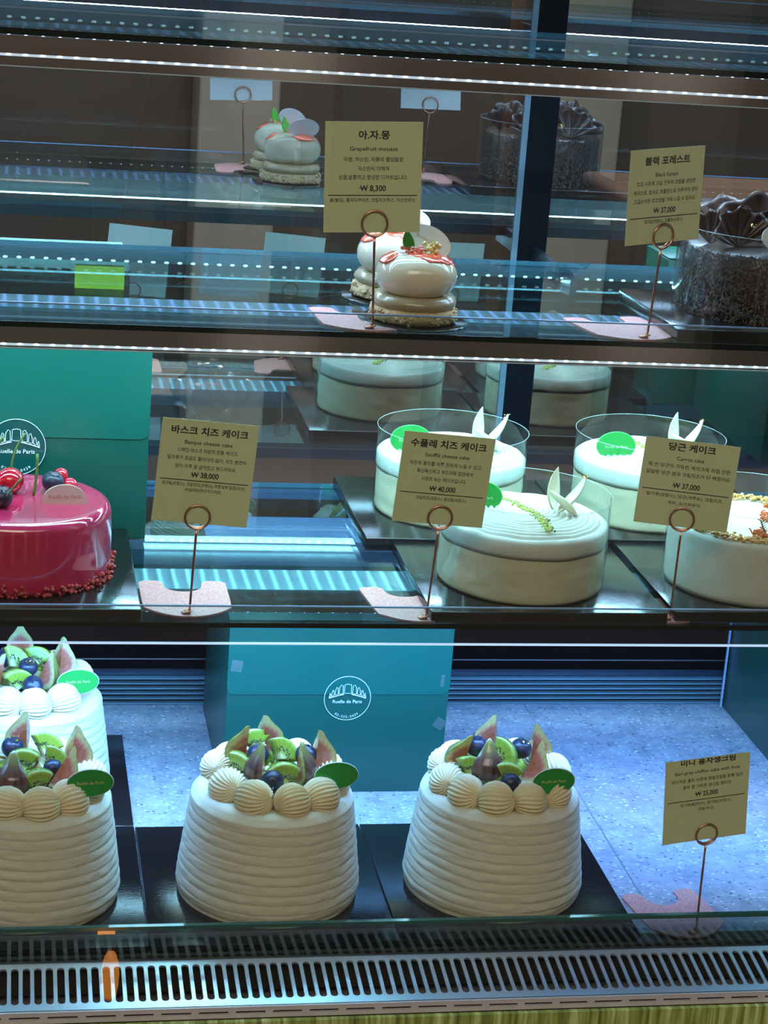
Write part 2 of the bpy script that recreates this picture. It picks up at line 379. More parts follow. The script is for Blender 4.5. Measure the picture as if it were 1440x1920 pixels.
# perforated sheet: every pitch cell is a ring of quads round its stadium slot
for k in range(nsl):
    xc = X0+(k+0.5)*pit
    L_ = abs(GY1-GY0)
    inner = []
    for i in range(ns+1): a = pi*i/ns; inner.append((xc-hw*cos(a), ta-(sin(a)*hw)/L_*1.0))
    for i in range(ns+1): a = pi*i/ns; inner.append((xc+hw*cos(a), tb+(sin(a)*hw)/L_))
    xa, xb = xc-pit/2, xc+pit/2
    outer = [(xa+(xb-xa)*i/ns, 0.0) for i in range(ns+1)]+[(xb-(xb-xa)*i/ns, 1.0) for i in range(ns+1)]
    iv = [bm.verts.new(gp(*p)) for p in inner]; ov = [bm.verts.new(gp(*p)) for p in outer]
    dv = [bm.verts.new(Vector(gp(*p))+Vector((0, 0, -0.0016))) for p in inner]
    n = len(iv)
    for i in range(n):
        j = (i+1) % n
        bm.faces.new((iv[i], iv[j], ov[j], ov[i])); bm.faces.new((iv[j], iv[i], dv[i], dv[j]))
bmesh.ops.remove_doubles(bm, verts=bm.verts, dist=0.00002)
bmesh.ops.recalc_face_normals(bm, faces=bm.faces)
gr = bm_obj('air_grille', bm, M_steel, case); gr.location = (-XC, 0, 0)
cpart('grille_well', X0, X1, -0.069, -0.014, -0.060, -0.050, mat('dark_grille_well', (0.012, 0.010, 0.014), 0.5))
cpart('grille_well_wall', X0, X1, -0.0715, -0.070, -0.060, -0.020, mat('dark_grille_well', (0.012, 0.010, 0.014), 0.5))
# slotted trim under the grille
bm = bmesh.new(); pt = 0.0283; zt, zb = -0.0178, -0.0272
for k in range(int(XW/pt)):
    x = X0+k*pt; a, b = x+0.0029, x+pt-0.0029
    box_bm(bm, x, a, -0.0745, -0.0725, zb, zt); box_bm(bm, b, x+pt, -0.0745, -0.0725, zb, zt)
    box_bm(bm, a, b, -0.0745, -0.0725, zt-0.0036, zt); box_bm(bm, a, b, -0.0745, -0.0725, zb, zb+0.0036)
tr = bm_obj('slotted_trim', bm, mat('pinkish_trim_metal', (0.80, 0.72, 0.80), 0.35, metal=0.2), case); tr.location = (-XC, 0, 0)
cpart('trim_shade_sheet', X0, X1, -0.0724, -0.0718, zb, zt, mat('painted_slot_shade', (0.001, 0.001, 0.002), 0.9, spec=.05))  # black sheet stands in for the shade inside the trim slots
cpart('striped_panel', X0, X1, -0.080, -0.0755, -0.90, -0.0275, M_stripe)
cpart('case_body', X0, X1, -0.0755, 0.50, -0.90, -0.061, M_dark)
# glass: low riser at the deck edge, tall front pane
rz = cpart('riser_glass', X0, X1, -0.0165, -0.0125, -0.0098, 0.0175, M_riser)
cpart('riser_edge', X0, X1, -0.0166, -0.0124, 0.0175, 0.0205, mat('green_glass_edge', (0.03, 0.13, 0.12), 0.1), rz)
bm = bmesh.new(); grid_bm(bm, lambda i, j: ((X0, X1)[i], -0.082, (-0.026, 1.0)[j]), 2, 2)
fg = bm_obj('front_glass', bm, M_front, case); fg.location = (-XC, 0, 0)
cpart('case_roof', X0, X1, -0.09, 0.50, 0.985, 1.03, M_dark)
cpart('roof_light_housing', X0+.02, X1-.02, LEDY[4]-0.01, LEDY[4]+0.03, 0.95, 0.985, M_alu)
cpart('end_panel', X0-0.01, X0, -0.08, 0.50, -0.06, 1.03, M_dark)
cpart('end_panel', X1, X1+0.01, -0.08, 0.50, -0.06, 1.03, M_dark)

# ---- shelves
SD = {1: 0.36, 2: 0.315, 3: 0.30}
BAR = {1: (0.077, 0.126), 2: (0.060, 0.109), 3: (0.074, 0.128)}
SLAB = {1: 'lowest glass shelf, carrying the pink glazed cake and the white cakes in film',
        2: 'middle glass shelf, carrying the small mousses and the dark chocolate cake',
        3: 'topmost glass shelf, empty, across the top of the photo'}
for k in (1, 2, 3):
    z = SH[k]; D = SD[k]; th = 0.0045
    s = empty('glass_shelf', (XC, 0, z)); tag(s, SLAB[k], 'shelf', 'glass shelves in the display case')
    def sp(name, x0, x1, y0, y1, z0, z1, mt, parent=None):
        o = box(name, x0, x1, y0, y1, z0, z1, mt, parent or s)
        o.location = (-XC, 0, -z) if parent is None else (0, 0, 0)
        return o
    bm = bmesh.new(); box_bm(bm, X0+.005, X1-.005, -0.010, D, z-th, z)
    bm.normal_update(); bm.faces.ensure_lookup_table()
    for f in bm.faces:
        f.material_index = 1 if f.normal.y < -.5 else (2 if f.normal.y > .5 else 0)
    bmesh.ops.delete(bm, geom=[f for f in bm.faces if abs(f.normal.x) > .5], context='FACES_ONLY')
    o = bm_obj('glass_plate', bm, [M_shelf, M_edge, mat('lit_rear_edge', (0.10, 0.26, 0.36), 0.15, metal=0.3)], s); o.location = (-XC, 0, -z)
    # clear front lip standing on the shelf edge, bright polished top
    lp = sp('front_lip', X0+.005, X1-.005, -0.0125, -0.0105, z-0.0, z+0.0128, M_lip)
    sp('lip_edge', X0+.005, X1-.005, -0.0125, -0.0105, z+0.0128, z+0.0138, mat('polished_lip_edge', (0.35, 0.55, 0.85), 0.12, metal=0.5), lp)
    # front band under the edge with its LED tape
    zb0, zb1 = z-(0.0175 if k > 1 else 0.0195), z-th-0.0010
    band = sp('front_band', X0+.005, X1-.005, -0.0040, -0.0020, zb0, zb1, M_mirr if k > 1 else M_lip)
    if k > 1:
        ex_ = {2: .0030, 3: .0080}[k]
        sp('lower_band', X0+.005, X1-.005, -0.0040, -0.0020, zb0-ex_, zb0-.0018, M_mirr, band)
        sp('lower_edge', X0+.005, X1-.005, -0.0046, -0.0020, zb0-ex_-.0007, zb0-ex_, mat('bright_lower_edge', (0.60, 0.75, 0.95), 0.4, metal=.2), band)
    tape = sp('led_tape', X0+.005, X1-.005, -0.0038, -0.0008, zb0-(0.0018 if k > 1 else 0.0009), zb0, M_ledline[k], band)
    bm = bmesh.new(); x = X0+.01; pitch = 0.0114
    while x < X1-.01 and k > 0:
        for (yy, zz, ww) in ((-0.0046, zb0-0.0006, 0.0018), (-0.0045, zb1+0.0006, 0.0012)):  # upper row stands in for the LEDs' reflection in the glass edge
            if k == 1: continue
            ico(bm, (x, yy, zz), ww, 2, (1.0, 0.35, 0.35))
        x += pitch
    if k > 1: bm_obj('led_chips', bm, M_led[k], band, True)
    # light channel further back: top with painted light streaks, metal body, bright front corner, LED lens below
    b0, b1 = BAR[k]
    ch = sp('light_channel', X0+.005, X1-.005, b0, b1, z-0.024, z-th-0.0012, M_alu)
    sp('streak_painted_cover', X0+.005, X1-.005, b0+.001, b1, z-th-0.0012, z-th-0.0006, M_rib[k], ch)
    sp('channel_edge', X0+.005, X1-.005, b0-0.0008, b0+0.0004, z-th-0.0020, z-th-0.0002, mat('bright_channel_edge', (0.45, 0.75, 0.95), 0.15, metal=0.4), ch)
    bm = bmesh.new(); x = X0+.01
    while x < X1-.01:
        ico(bm, (x, b0+0.004, z-0.0245), 0.0022, 2, (1, 1, .35)); x += pitch
    bm_obj('led_chips', bm, M_ledb[k], ch, True)
    rr_ = sp('rear_rail', X0+.005, X1-.005, D-0.004, D+0.004, z-th-0.010, z-th, mat('dark_rear_rail', (0.05, 0.08, 0.10), 0.35, metal=.6))
    if k > 1:  # LED dots for the added rear line
        bm = bmesh.new(); x = X0+.01
        while x < X1-.01:
            ico(bm, (x, D-0.0045, z-th-0.009), 0.0022, 2, (1, .4, .5)); x += pitch
        bm_obj('led_chips', bm, M_led[k], rr_, True)
    for xx in (X0+0.01, 0.371, X1-0.03):
        sp('shelf_bracket', xx, xx+0.006, D-0.03, 0.4285, z-th-0.020, z-th-0.002, M_dark)

# ================================================================== PROP BUILDERS
# ---- price cards and their wire stands
def card(c, rx, yaw, wd, ht, y, lines, label, clip_top=0.0):
    """c = centre (x, z); rx = in-plane tilt; lines = [(text,size,z,bold,sx)]"""
    root = empty('price_card', (c[0], y, c[1]))
    root.rotation_euler = Matrix.Rotation(yaw, 3, 'Z').to_4x4().to_euler()
    root.rotation_euler = (Matrix.Rotation(yaw, 3, 'Z') @ Matrix.Rotation(-rx, 3, 'Y')).to_euler()
    tag(root, label, 'price card', 'price cards on wire stands')
    pp = box('paper', -wd/2, wd/2, -0.00025, 0.00025, -ht/2, ht/2, M_card, root)
    pp.data.materials.append(M_cardb)
    for p_ in pp.data.polygons:
        if p_.normal.y > .5: p_.material_index = 1
    bm = bmesh.new()
    for (kd, s, zz, wt) in lines:
        if kd == '-': box_bm(bm, -wd*0.46, wd*0.46, -0.0004, -0.0003, ht/2-zz-0.0003, ht/2-zz+0.0003); continue
        n0 = len(bm.verts); sz_ = SZ[kd]
        s = s.replace('₩', 'W')
        text_bm(bm, s, sz_, 0, 0, -0.0004, {'t': .00016, 'p': .00010}.get(kd, 0.00002), res=3)
        bm.verts.ensure_lookup_table(); vv = bm.verts[n0:]
        xs = [v.co.x for v in vv]; zs_ = [v.co.z for v in vv]; k_ = wt/(max(xs)-min(xs)); cx_ = (max(xs)+min(xs))/2; cz_ = (max(zs_)+min(zs_))/2
        for v in vv: v.co.x = (v.co.x-cx_)*k_; v.co.z = v.co.z-cz_+ht/2-zz
        if kd == 'p': box_bm(bm, -wt/2-.0006, -wt/2+.0052, -0.00042, -0.0004, ht/2-zz+.0002, ht/2-zz+.0006)
    if clip_top:
        bmesh.ops.bisect_plane(bm, geom=bm.verts[:]+bm.edges[:]+bm.faces[:], plane_co=(0, 0, ht/2-0.0004), plane_no=(0, 0, 1), clear_outer=True)
    bm_obj('printed_text', bm, M_ink_k, root)
    return root
def holder(foot, ring, z0, label, yaw=0, group='rose gold card stands', plate=True, ry=0.0, cyaw=0.0):
    root = empty('card_stand', (foot[0], foot[1], z0)); tag(root, label, 'card stand', group)
    # base plate: rounded front, square back with a round notch
    if plate:
        w2, f, bk, rr = 0.034, -0.006, 0.074, 0.0145
        pts = []
        for i in range(17):
            t = -1+2*i/16; pts.append((w2*t*0.98, f+0.020*abs(t)**2.2*1.0))
        pts += [(w2, 0.032), (w2, bk-.004), (w2-.004, bk), (0.019, bk), (0.0155, bk-0.004)]
        for i in range(13):
            a = pi*i/12; pts.append((rr*cos(a), bk-0.012-0.013*sin(a)))
        pts += [(-0.0155, bk-0.004), (-0.019, bk), (-w2+.004, bk), (-w2, bk-.004), (-w2, 0.032)]
        bm = bmesh.new()
        a_ = [bm.verts.new((x, y, 0.0016)) for x, y in pts]; b_ = [bm.verts.new((x, y, 0.0002)) for x, y in pts]
        bm.faces.new(a_); bm.faces.new(b_[::-1]); n = len(pts)
        for i in range(n): bm.faces.new((a_[i], b_[i], b_[(i+1) % n], a_[(i+1) % n]))
        bmesh.ops.recalc_face_normals(bm, faces=bm.faces)
        p = bm_obj('base_plate', bm, M_glit, root); p.rotation_euler.z = yaw
    # stem
    dx, dz = ring[0]-foot[0], ring[1]-z0
    rr = 0.0092
    top = Vector((dx, 0, dz)); d = top.normalized(); low = top - d*rr
    bm = bmesh.new()
    low = low + Vector((0, ry-foot[1]-0.0014, 0))
    tube_bm(bm, [Vector((0, 0, 0.001)) + (low-Vector((0, 0, 0.001)))*i/10 for i in range(11)], 0.00095, 8)
    bm_obj('stem', bm, M_rose, root, True)
    # double wire ring holding the card: one coil in front, one behind
    bm = bmesh.new()
    for yy, r_ in ((-0.0014, rr), (0.0012, rr*0.97)):
        tube_bm(bm, [(dx+r_*cos(2*pi*i/40)*cos(cyaw)-yy*sin(cyaw), ry-foot[1]+yy*cos(cyaw)+r_*cos(2*pi*i/40)*sin(cyaw), dz+r_*sin(2*pi*i/40)) for i in range(40)], 0.00085, 8, closed=True)
    bm_obj('clip_ring', bm, M_rose, root, True)
    bm = bmesh.new()
    tube_bm(bm, [(0.0022*cos(2*pi*i/12)-0.004+i*0.00009, 0.0022*sin(2*pi*i/12), 0.0026+i*0.00003) for i in range(48)], 0.0006, 6)
    bm_obj('foot_coil', bm, M_rose, root, True)
    return root
SZ = {'t': 0.0066, 'e': 0.0041, 'b': 0.0036, 'p': 0.0058, 'i': 0.0031}
def std(*L_):
    """(kind, text, centre height from the card top, printed width)"""
    return L_
card((0.0272, 0.3819), R(-4.1), 0, 0.0710, 0.0785, 0.0025, std(('t', '바스크 치즈 케이크', .0080, .0565), ('e', 'Basque cheese cake', .0172, .0352),
     ('b', '스페인 바스크 지방의 전통 케이크.', .0228, .0446), ('b', '밀가루가 조금도 들어가지 않아, 치즈 본연의', .0291, .058), ('b', '맛이 아주 잘 살아있고 부드러워요.', .0352, .045), ('p', '₩ 38,000', .0416, .0203), ('-', '', .0458, 0),
     ('i', '생크림(프랑스), 크림치즈(프랑스), 무항생제 달걀(국산),', .0490, .062), ('i', '바닐라빈(마다가스카르)', .0532, .0265)),
     'cream price card reading Basque cheese cake, beside the pink glazed cake')
card((0.2049, 0.3826), R(-3.9), 0, 0.0699, 0.0700, -0.0054, std(('t', '수플레 치즈 케이크', .0079, .058), ('e', 'Soufflé cheese cake', .0165, .034),
     ('b', '치즈의 풍미를 아주 진하게 느낄 수 있고,', .0234, .0555), ('b', '폭신폭신하고 부드러워 입안에서', .0292, .043), ('b', '사르르 녹는 케이크입니다.', .0352, .0347), ('p', '₩ 40,000', .0427, .0201), ('-', '', .0465, 0),
     ('i', '크림치즈(프랑스), 생크림(프랑스)', .0502, .0386)),
     'cream price card reading Souffle cheese cake, left of the lemon-crumbed cake')
card((0.3954, 0.3825), R(-2.3), R(-13), 0.0722, 0.0685, -0.0046, std(('t', '당근 케이크', .0056, .0360), ('e', 'Carrot cake', .0146, .0210),
     ('b', '채 썬 당근이 가득한 케이크에 직접 만든', .0209, .063), ('b', '달달한 당근 잼과 크림치즈가 더 해졌어요', .0269, .064), ('p', '₩ 37,000', .0363, .0207), ('-', '', .0405, 0),
     ('i', '밀가루(프랑스), 당근(제주도), 크림치즈,', .0446, .0587), ('i', '계피, 슈가파우더', .0500, .0248)),
     'cream price card reading Carrot cake, in front of the crumble-topped cake')
card((0.1352, 0.6051), R(2.5), 0, 0.0697, 0.0781, -0.0074, std(('t', '아.자.몽', .0092, .0222), ('e', 'Grapefruit mousse', .0193, .0343),
     ('b', '아쌈, 자스민, 자몽의 줄임말로', .0264, .0426), ('b', '자스민이 더해져', .0328, .0224), ('b', '상큼,달콤하고 향긋한 디저트입니다.', .0390, .0496), ('p', '₩ 8,300', .0470, .0186), ('-', '', .0517, 0),
     ('i', '꿀(벌집), 홍차다쿠아즈, 크림치즈무스, 자스민무스', .0552, .0614)),
     'cream price card reading Grapefruit mousse, above the white mousses')
card((0.3517, 0.6021), R(2.9), R(22), 0.0690, 0.0690, -0.0074, std(('t', '블랙 포레스트', .0086, .0420), ('e', 'Black forest', .0187, .0208),
     ('b', '초코 시트에 고급 진두야 크림을 샌딩한', .0248, .055), ('b', '케이크로, 장식도 초콜릿으로 이루어져 있어', .0313, .0597), ('b', '고급스러운 초코맛을 가득 느낄 수 있어요.', .0374, .058), ('p', '₩ 37,000', .0452, .0207), ('-', '', .0497, 0),
     ('i', '생크림(프랑스), 초콜릿(스위스)', .0528, .0364)),
     'cream price card reading Black forest, beside the dark chocolate cake')
card((0.4421, 0.1205), R(4.4), R(6), 0.0732, 0.0730, -0.0084, std(('t', '미니 홍차생크림', .0023, .0474), ('e', 'Earl-grey chiffon cake with fruit', .0118, .056),
     ('b', '부드러운 홍차 쉬폰에 제철과일을 듬뿍 넣은', .0184, .062), ('b', '홍차 향 가득한 생크림 케이크', .0242, .042), ('p', '₩ 25,000', .0315, .020), ('-', '', .0364, 0),
     ('i', '유기농밀(터키), 생크림(프랑스),', .0400, .0452), ('i', '과일(국산)', .0450, .0141)),
     'cream price card reading Earl-grey chiffon cake, low at the right over the stone deck', 1)
holder((0.0203, 0.0035), (0.0229, 0.3481), SH[1], 'rose gold wire stand under the Basque cheese cake card', ry=.0025)
holder((0.2002, -0.0040), (0.2042, 0.3532), SH[1], 'rose gold wire stand under the Souffle cheese cake card', 0.10, ry=-.0054)
holder((0.3951, -0.0030), (0.3948, 0.3548), SH[1], 'rose gold wire stand between two black boards, under the Carrot cake card', ry=-.0046, cyaw=R(-13))
holder((0.1428, -0.0050), (0.1384, 0.5725), SH[2], 'rose gold wire stand beside the white mousses', 0.05, ry=-.0074)
holder((0.3505, -0.0050), (0.3530, 0.5725), SH[2], 'rose gold wire stand under the Black forest card', 0.22, ry=-.0074+.0005, cyaw=R(22))
holder((0.4493, -0.0050), (0.4459, 0.0891), -0.0045, 'rose gold wire stand on the speckled stone deck', 0.16, ry=-.0080, cyaw=R(6))

# ---- cake boards
def board(x0, x1, y0, y1, z, th, label, group):
    o = box('cake_board', -(x1-x0)/2, (x1-x0)/2, 0, (y1-y0), 0, th, M_board, None, 0.0008)
    o.location = ((x0+x1)/2, y0, z); return tag(o, label, 'cake board', group)
g0 = 'black boards under the striped cream cakes'; g1 = 'black boards on the lowest glass shelf'
board(-0.1995, -0.0005, -0.011, 0.1992, -0.0045, 0.0045, 'glossy black square board under the front left striped cream cake', g0)
board(0.0005, 0.1995, -0.011, 0.1992, -0.0045, 0.0045, 'glossy black square board under the middle striped cream cake', g0)
board(0.2005, 0.4000, -0.011, 0.1992, -0.0045, 0.0045, 'glossy black square board under the right-hand striped cream cake', g0)
board(-0.1995, -0.0005, 0.2008, 0.400, -0.0045, 0.0045, 'glossy black board under the striped cream cake in the back row', g0)
board(-0.21, -0.0165, -0.0090, 0.186, SH[1], 0.009, 'black board under the pink glazed cake', g1)
board(0.2035, 0.3915, -0.0090, 0.1625, SH[1], 0.009, 'black board under the front lemon-crumbed white cake', g1)
board(0.3985, 0.5900, -0.0050, 0.1680, SH[1], 0.009, 'black board under the crumble-topped carrot cake', g1)
board(0.1815, 0.3715, 0.1640, 0.3490, SH[1], 0.011, 'black board under the back white cake, left one', g1)
board(0.3735, 0.5650, 0.1700, 0.3490, SH[1], 0.011, 'black board under the back white cake with its green sign in full view', g1)
board(0.3725, 0.5620, -0.0090, 0.1460, SH[2], 0.010, 'black board under the dark chocolate cake', 'boards on the middle glass shelf')

# ---- toppers
M_green = mat('green_plaque', (0.02, 0.30, 0.045), 0.35, coat=0.2)
M_white = mat('white_plaque', (0.74, 0.76, 0.76), 0.35, coat=0.2)
M_pinkp = mat('blush_plaque', (0.66, 0.50, 0.46), 0.4)
def plaque(parent, x, y, z, yaw, a, b, mt, ink, text='Ruelle de Paris', size=0.0036, tilt=-12, half=False, th=0.0014, tz=0, roll=0, rim=None):
    pts = []
    n = 40
    if half:
        for i in range(25):
            t = pi*i/24; pts.append((a*cos(t), 2*b*sin(t)**0.8*1.0-b))
        pts = [(px, pz) for px, pz in pts]
    else:
        for i in range(n): t = 2*pi*i/n; pts.append((a*cos(t), b*sin(t)))
    bm = bmesh.new(); prism_bm(bm, pts, 0, th)
    o = bm_obj('name_plaque', bm, mt, parent)
    o.rotation_euler = (Matrix.Rotation(R(yaw), 3, 'Z') @ Matrix.Rotation(R(tilt), 3, 'X') @ Matrix.Rotation(R(roll), 3, 'Y')).to_euler()
    o.location = (x, y, z)
    if text:
        bm = bmesh.new(); text_bm(bm, text, size, 0, tz-size*0.3, -0.00012)
        bm_obj('printed_name', bm, ink, o)
    if rim:
        bm = bmesh.new(); tube_bm(bm, [(a*cos(2*pi*i/n), th/2, b*sin(2*pi*i/n)) for i in range(n)], th*0.5, 6, closed=True)
        bm_obj('pale_edge', bm, rim, o, True)
    return o

# ---- fruit (shared meshes with intrinsic colours)
def col_mesh(name, build):
    bm = bmesh.new(); cl = bm.verts.layers.float_color.new('Col')
    build(bm, cl); me = bpy.data.meshes.new(name); bm.to_mesh(me); bm.free()
    for p in me.polygons: p.use_smooth = True
    me.materials.append(M_fruit); return me
def fig_mesh(seed, span=95, skin=(0.19, 0.11, 0.055), Hh=0.034):
    rng = random.Random(seed)
    TB = ((0, 0), (.04, .42), (.12, .76), (.25, .97), (.36, 1.0), (.5, .92), (.63, .73), (.76, .48), (.88, .29), (.95, .21), (.985, .14), (1, 0))
    def rad(t):
        for (a, x), (b_, y) in zip(TB, TB[1:]):
            if t <= b_+1e-9: return 0.0160*(x+(y-x)*(t-a)/(b_-a))
        return 0
    def b(bm, cl):
        A = R(span); nt, na = 22, 12
        # outer skin
        g = [[None]*na for _ in range(nt+1)]
        for i in range(nt+1):
            t = i/nt; r = max(rad(t), 0.0004)
            for j in range(na):
                a = -A/2+A*j/(na-1); v = bm.verts.new((r*cos(a), r*sin(a), Hh*t))
                k = 0.8+0.6*noise.noise((a*6+seed, t*3, seed)); gsk = max(0, (t-.62)/.38)**1.2
                c = [skin[q]*k*(1-gsk)+(0.30, 0.34, 0.08)[q]*gsk for q in range(3)]
                v[cl] = (*c, 1); g[i][j] = v
        for i in range(nt):
            for j in range(na-1): bm.faces.new((g[i][j], g[i][j+1], g[i+1][j+1], g[i+1][j]))
        # two cut faces, coloured by depth: red pulp, pink, pale rim
        for s in (-1, 1):
            a = s*A/2; nr = 9; h = []
            for i in range(nt+1):
                t = i/nt; r = max(rad(t), 0.0004); row = []
                for q in range(nr):
                    u = q/(nr-1); v = bm.verts.new((r*u*cos(a), r*u*sin(a), Hh*t))
                    e = math.hypot(u*.95, (t-0.40)/0.50)
                    if e < .35: c = (0.36, 0.10, 0.04)
                    elif e < .66: c = (0.44, 0.13, 0.08)
                    elif e < .78: c = (0.56, 0.30, 0.16)
                    elif u < .90: c = (0.55, 0.48, 0.20)
                    else: c = (0.42, 0.44, 0.10)
                    f = 0.85+0.3*rng.random(); v[cl] = (*[min(1, x*f) for x in c], 1); row.append(v)
                h.append(row)
            for i in range(nt):
                for q in range(nr-1):
                    fv = (h[i][q], h[i][q+1], h[i+1][q+1], h[i+1][q])
                    bm.faces.new(fv if s < 0 else fv[::-1])
    return col_mesh('fig_wedge', b)
def kiwi_mesh(seed, span=100, th=0.0085, Rr=0.0165):
    rng = random.Random(seed)
    def b(bm, cl):
        A = R(span); na, nr = 15, 12
        def colr(u):
            if u < .26: return (0.56, 0.58, 0.28)
            if u < .40: return (0.32, 0.40, 0.08)
            if u < .9: return (0.21, 0.31, 0.025)
            return (0.28, 0.38, 0.06)
        top = None
        for s in (0, 1):
            g = []
            for i in range(na):
                a = -A/2+A*i/(na-1); row = []
                for q in range(nr):
                    u = (q+0.01)/(nr-1); v = bm.verts.new((Rr*u*cos(a), Rr*u*sin(a), th*(s-.5)))
                    f = 0.9+0.25*abs(sin(a*14+seed)); v[cl] = (*[min(1, x*f) for x in colr(u)], 1); row.append(v)
                g.append(row)
            for i in range(na-1):
                for q in range(nr-1):
                    fv = (g[i][q], g[i+1][q], g[i+1][q+1], g[i][q+1]); bm.faces.new(fv if s == 0 else fv[::-1])
            if s: 
                for i in range(na-1):
                    bm.faces.new((lo[i][-1], lo[i+1][-1], g[i+1][-1], g[i][-1]))
                for q in range(nr-1):
                    bm.faces.new((lo[0][q], lo[0][q+1], g[0][q+1], g[0][q])); bm.faces.new((lo[-1][q+1], lo[-1][q], g[-1][q], g[-1][q+1]))
            lo = g
        for k in range(34):
            a = -A/2+A*(k+.5)/34+rng.uniform(-.03, .03); u = rng.uniform(.34, .56)
            for s in (-1, 1):
                vs_ = ico(bm, (Rr*u*cos(a), Rr*u*sin(a), s*th/2), 0.00075, 1, (1.0, .55, .35), rot=Matrix.Rotation(a, 4, 'Z'))
                for v in vs_: v[cl] = (0.01, 0.008, 0.01, 1)
        for s in (-1, 1):      # seeds showing on the straight cut sides
            for k in range(7):
                u = rng.uniform(.32, .6); z = th*(rng.random()-.5)*.9; a = s*A/2
                vs_ = ico(bm, (Rr*u*cos(a), Rr*u*sin(a), z), 0.0007, 1, (1, .5, .6))
                for v in vs_: v[cl] = (0.01, 0.008, 0.01, 1)
    return col_mesh('kiwi_wedge', b)
FIGS = [fig_mesh(1, 90), fig_mesh(2, 100, (0.15, 0.07, 0.05)), fig_mesh(3, 85, (0.26, 0.24, 0.06))]
KIWIS = [kiwi_mesh(1), kiwi_mesh(2, 80, 0.010), kiwi_mesh(3, 115, 0.009)]
def berry_me():
    bm = bmesh.new(); ico(bm, (0, 0, 0), 0.0088, 3, (1, 1, .93))
    for v in bm.verts:       # calyx dimple on +Z
        d = math.hypot(v.co.x, v.co.y)
        if v.co.z > 0 and d < .0032: v.co.z -= 0.0016*(1-d/.0032)
    for i in range(5):
        a = 2*pi*i/5
        vs_ = [bm.verts.new(p) for p in ((.0030*cos(a-.45), .0030*sin(a-.45), .0074), (.0030*cos(a+.45), .0030*sin(a+.45), .0074), (.0040*cos(a), .0040*sin(a), .0090))]
        bm.faces.new(vs_)
    me = bpy.data.meshes.new('blueberry'); bm.to_mesh(me); bm.free()
    for p in me.polygons: p.use_smooth = True
    me.materials.append(M_berry); return me
BERRY = berry_me()
def dollop_me(seed):
    rng = random.Random(seed); bm = bmesh.new(); nt, npz = 192, 26; ridges = 24; tw = 0.9+rng.random()*.4
    def fn(i, j):
        t = 2*pi*i/nt; p = pi*(j+0.35)/(npz)           # polar from +Z
        rdg = 0.5+0.5*cos(ridges*(t+tw*(p/pi)**1.0))
        env = sin(p)**0.55
        r = 0.0142*(1+0.125*env*(abs(rdg)**0.8-0.5))
        r *= 1+0.03*noise.noise((sin(t)*2+seed, cos(t)*2, p*2))
        return (r*sin(p)*cos(t), r*sin(p)*sin(t), r*cos(p)*0.95)
    g = grid_bm(bm, fn, nt, npz, True)
    bm.faces.new([g[i][0] for i in range(nt)]); bm.faces.new([g[i][-1] for i in range(nt)][::-1])
    bmesh.ops.recalc_face_normals(bm, faces=bm.faces)
    me = bpy.data.meshes.new('cream_dollop'); bm.to_mesh(me); bm.free()
    for p in me.polygons: p.use_smooth = True
    me.materials.append(M_pipe); return me
DOLL = [dollop_me(s) for s in (1, 2, 3)]
def put(name, me, parent, loc, rot=(0, 0, 0), s=1.0):
    o = bpy.data.objects.new(name, me); link(o, parent); o.location = loc; o.rotation_euler = rot; o.scale = (s, s, s) if not isinstance(s, tuple) else s
    return o
def gold_bits(parent, loc, n, spread, seed):
    rng = random.Random(seed); bm = bmesh.new()
    for k in range(n):
        c = Vector((rng.uniform(-1, 1)*spread, rng.uniform(-1, 1)*spread, rng.uniform(0, .6)*spread))
        vs_ = [bm.verts.new(c+Vector((rng.uniform(-1, 1), rng.uniform(-1, 1), rng.uniform(-1, 1)))*0.0013) for _ in range(4)]
        bm.faces.new(vs_[:3]); bm.faces.new(vs_[1:])
    o = bm_obj('gold_flake', bm, M_gold, parent); o.location = loc; return o

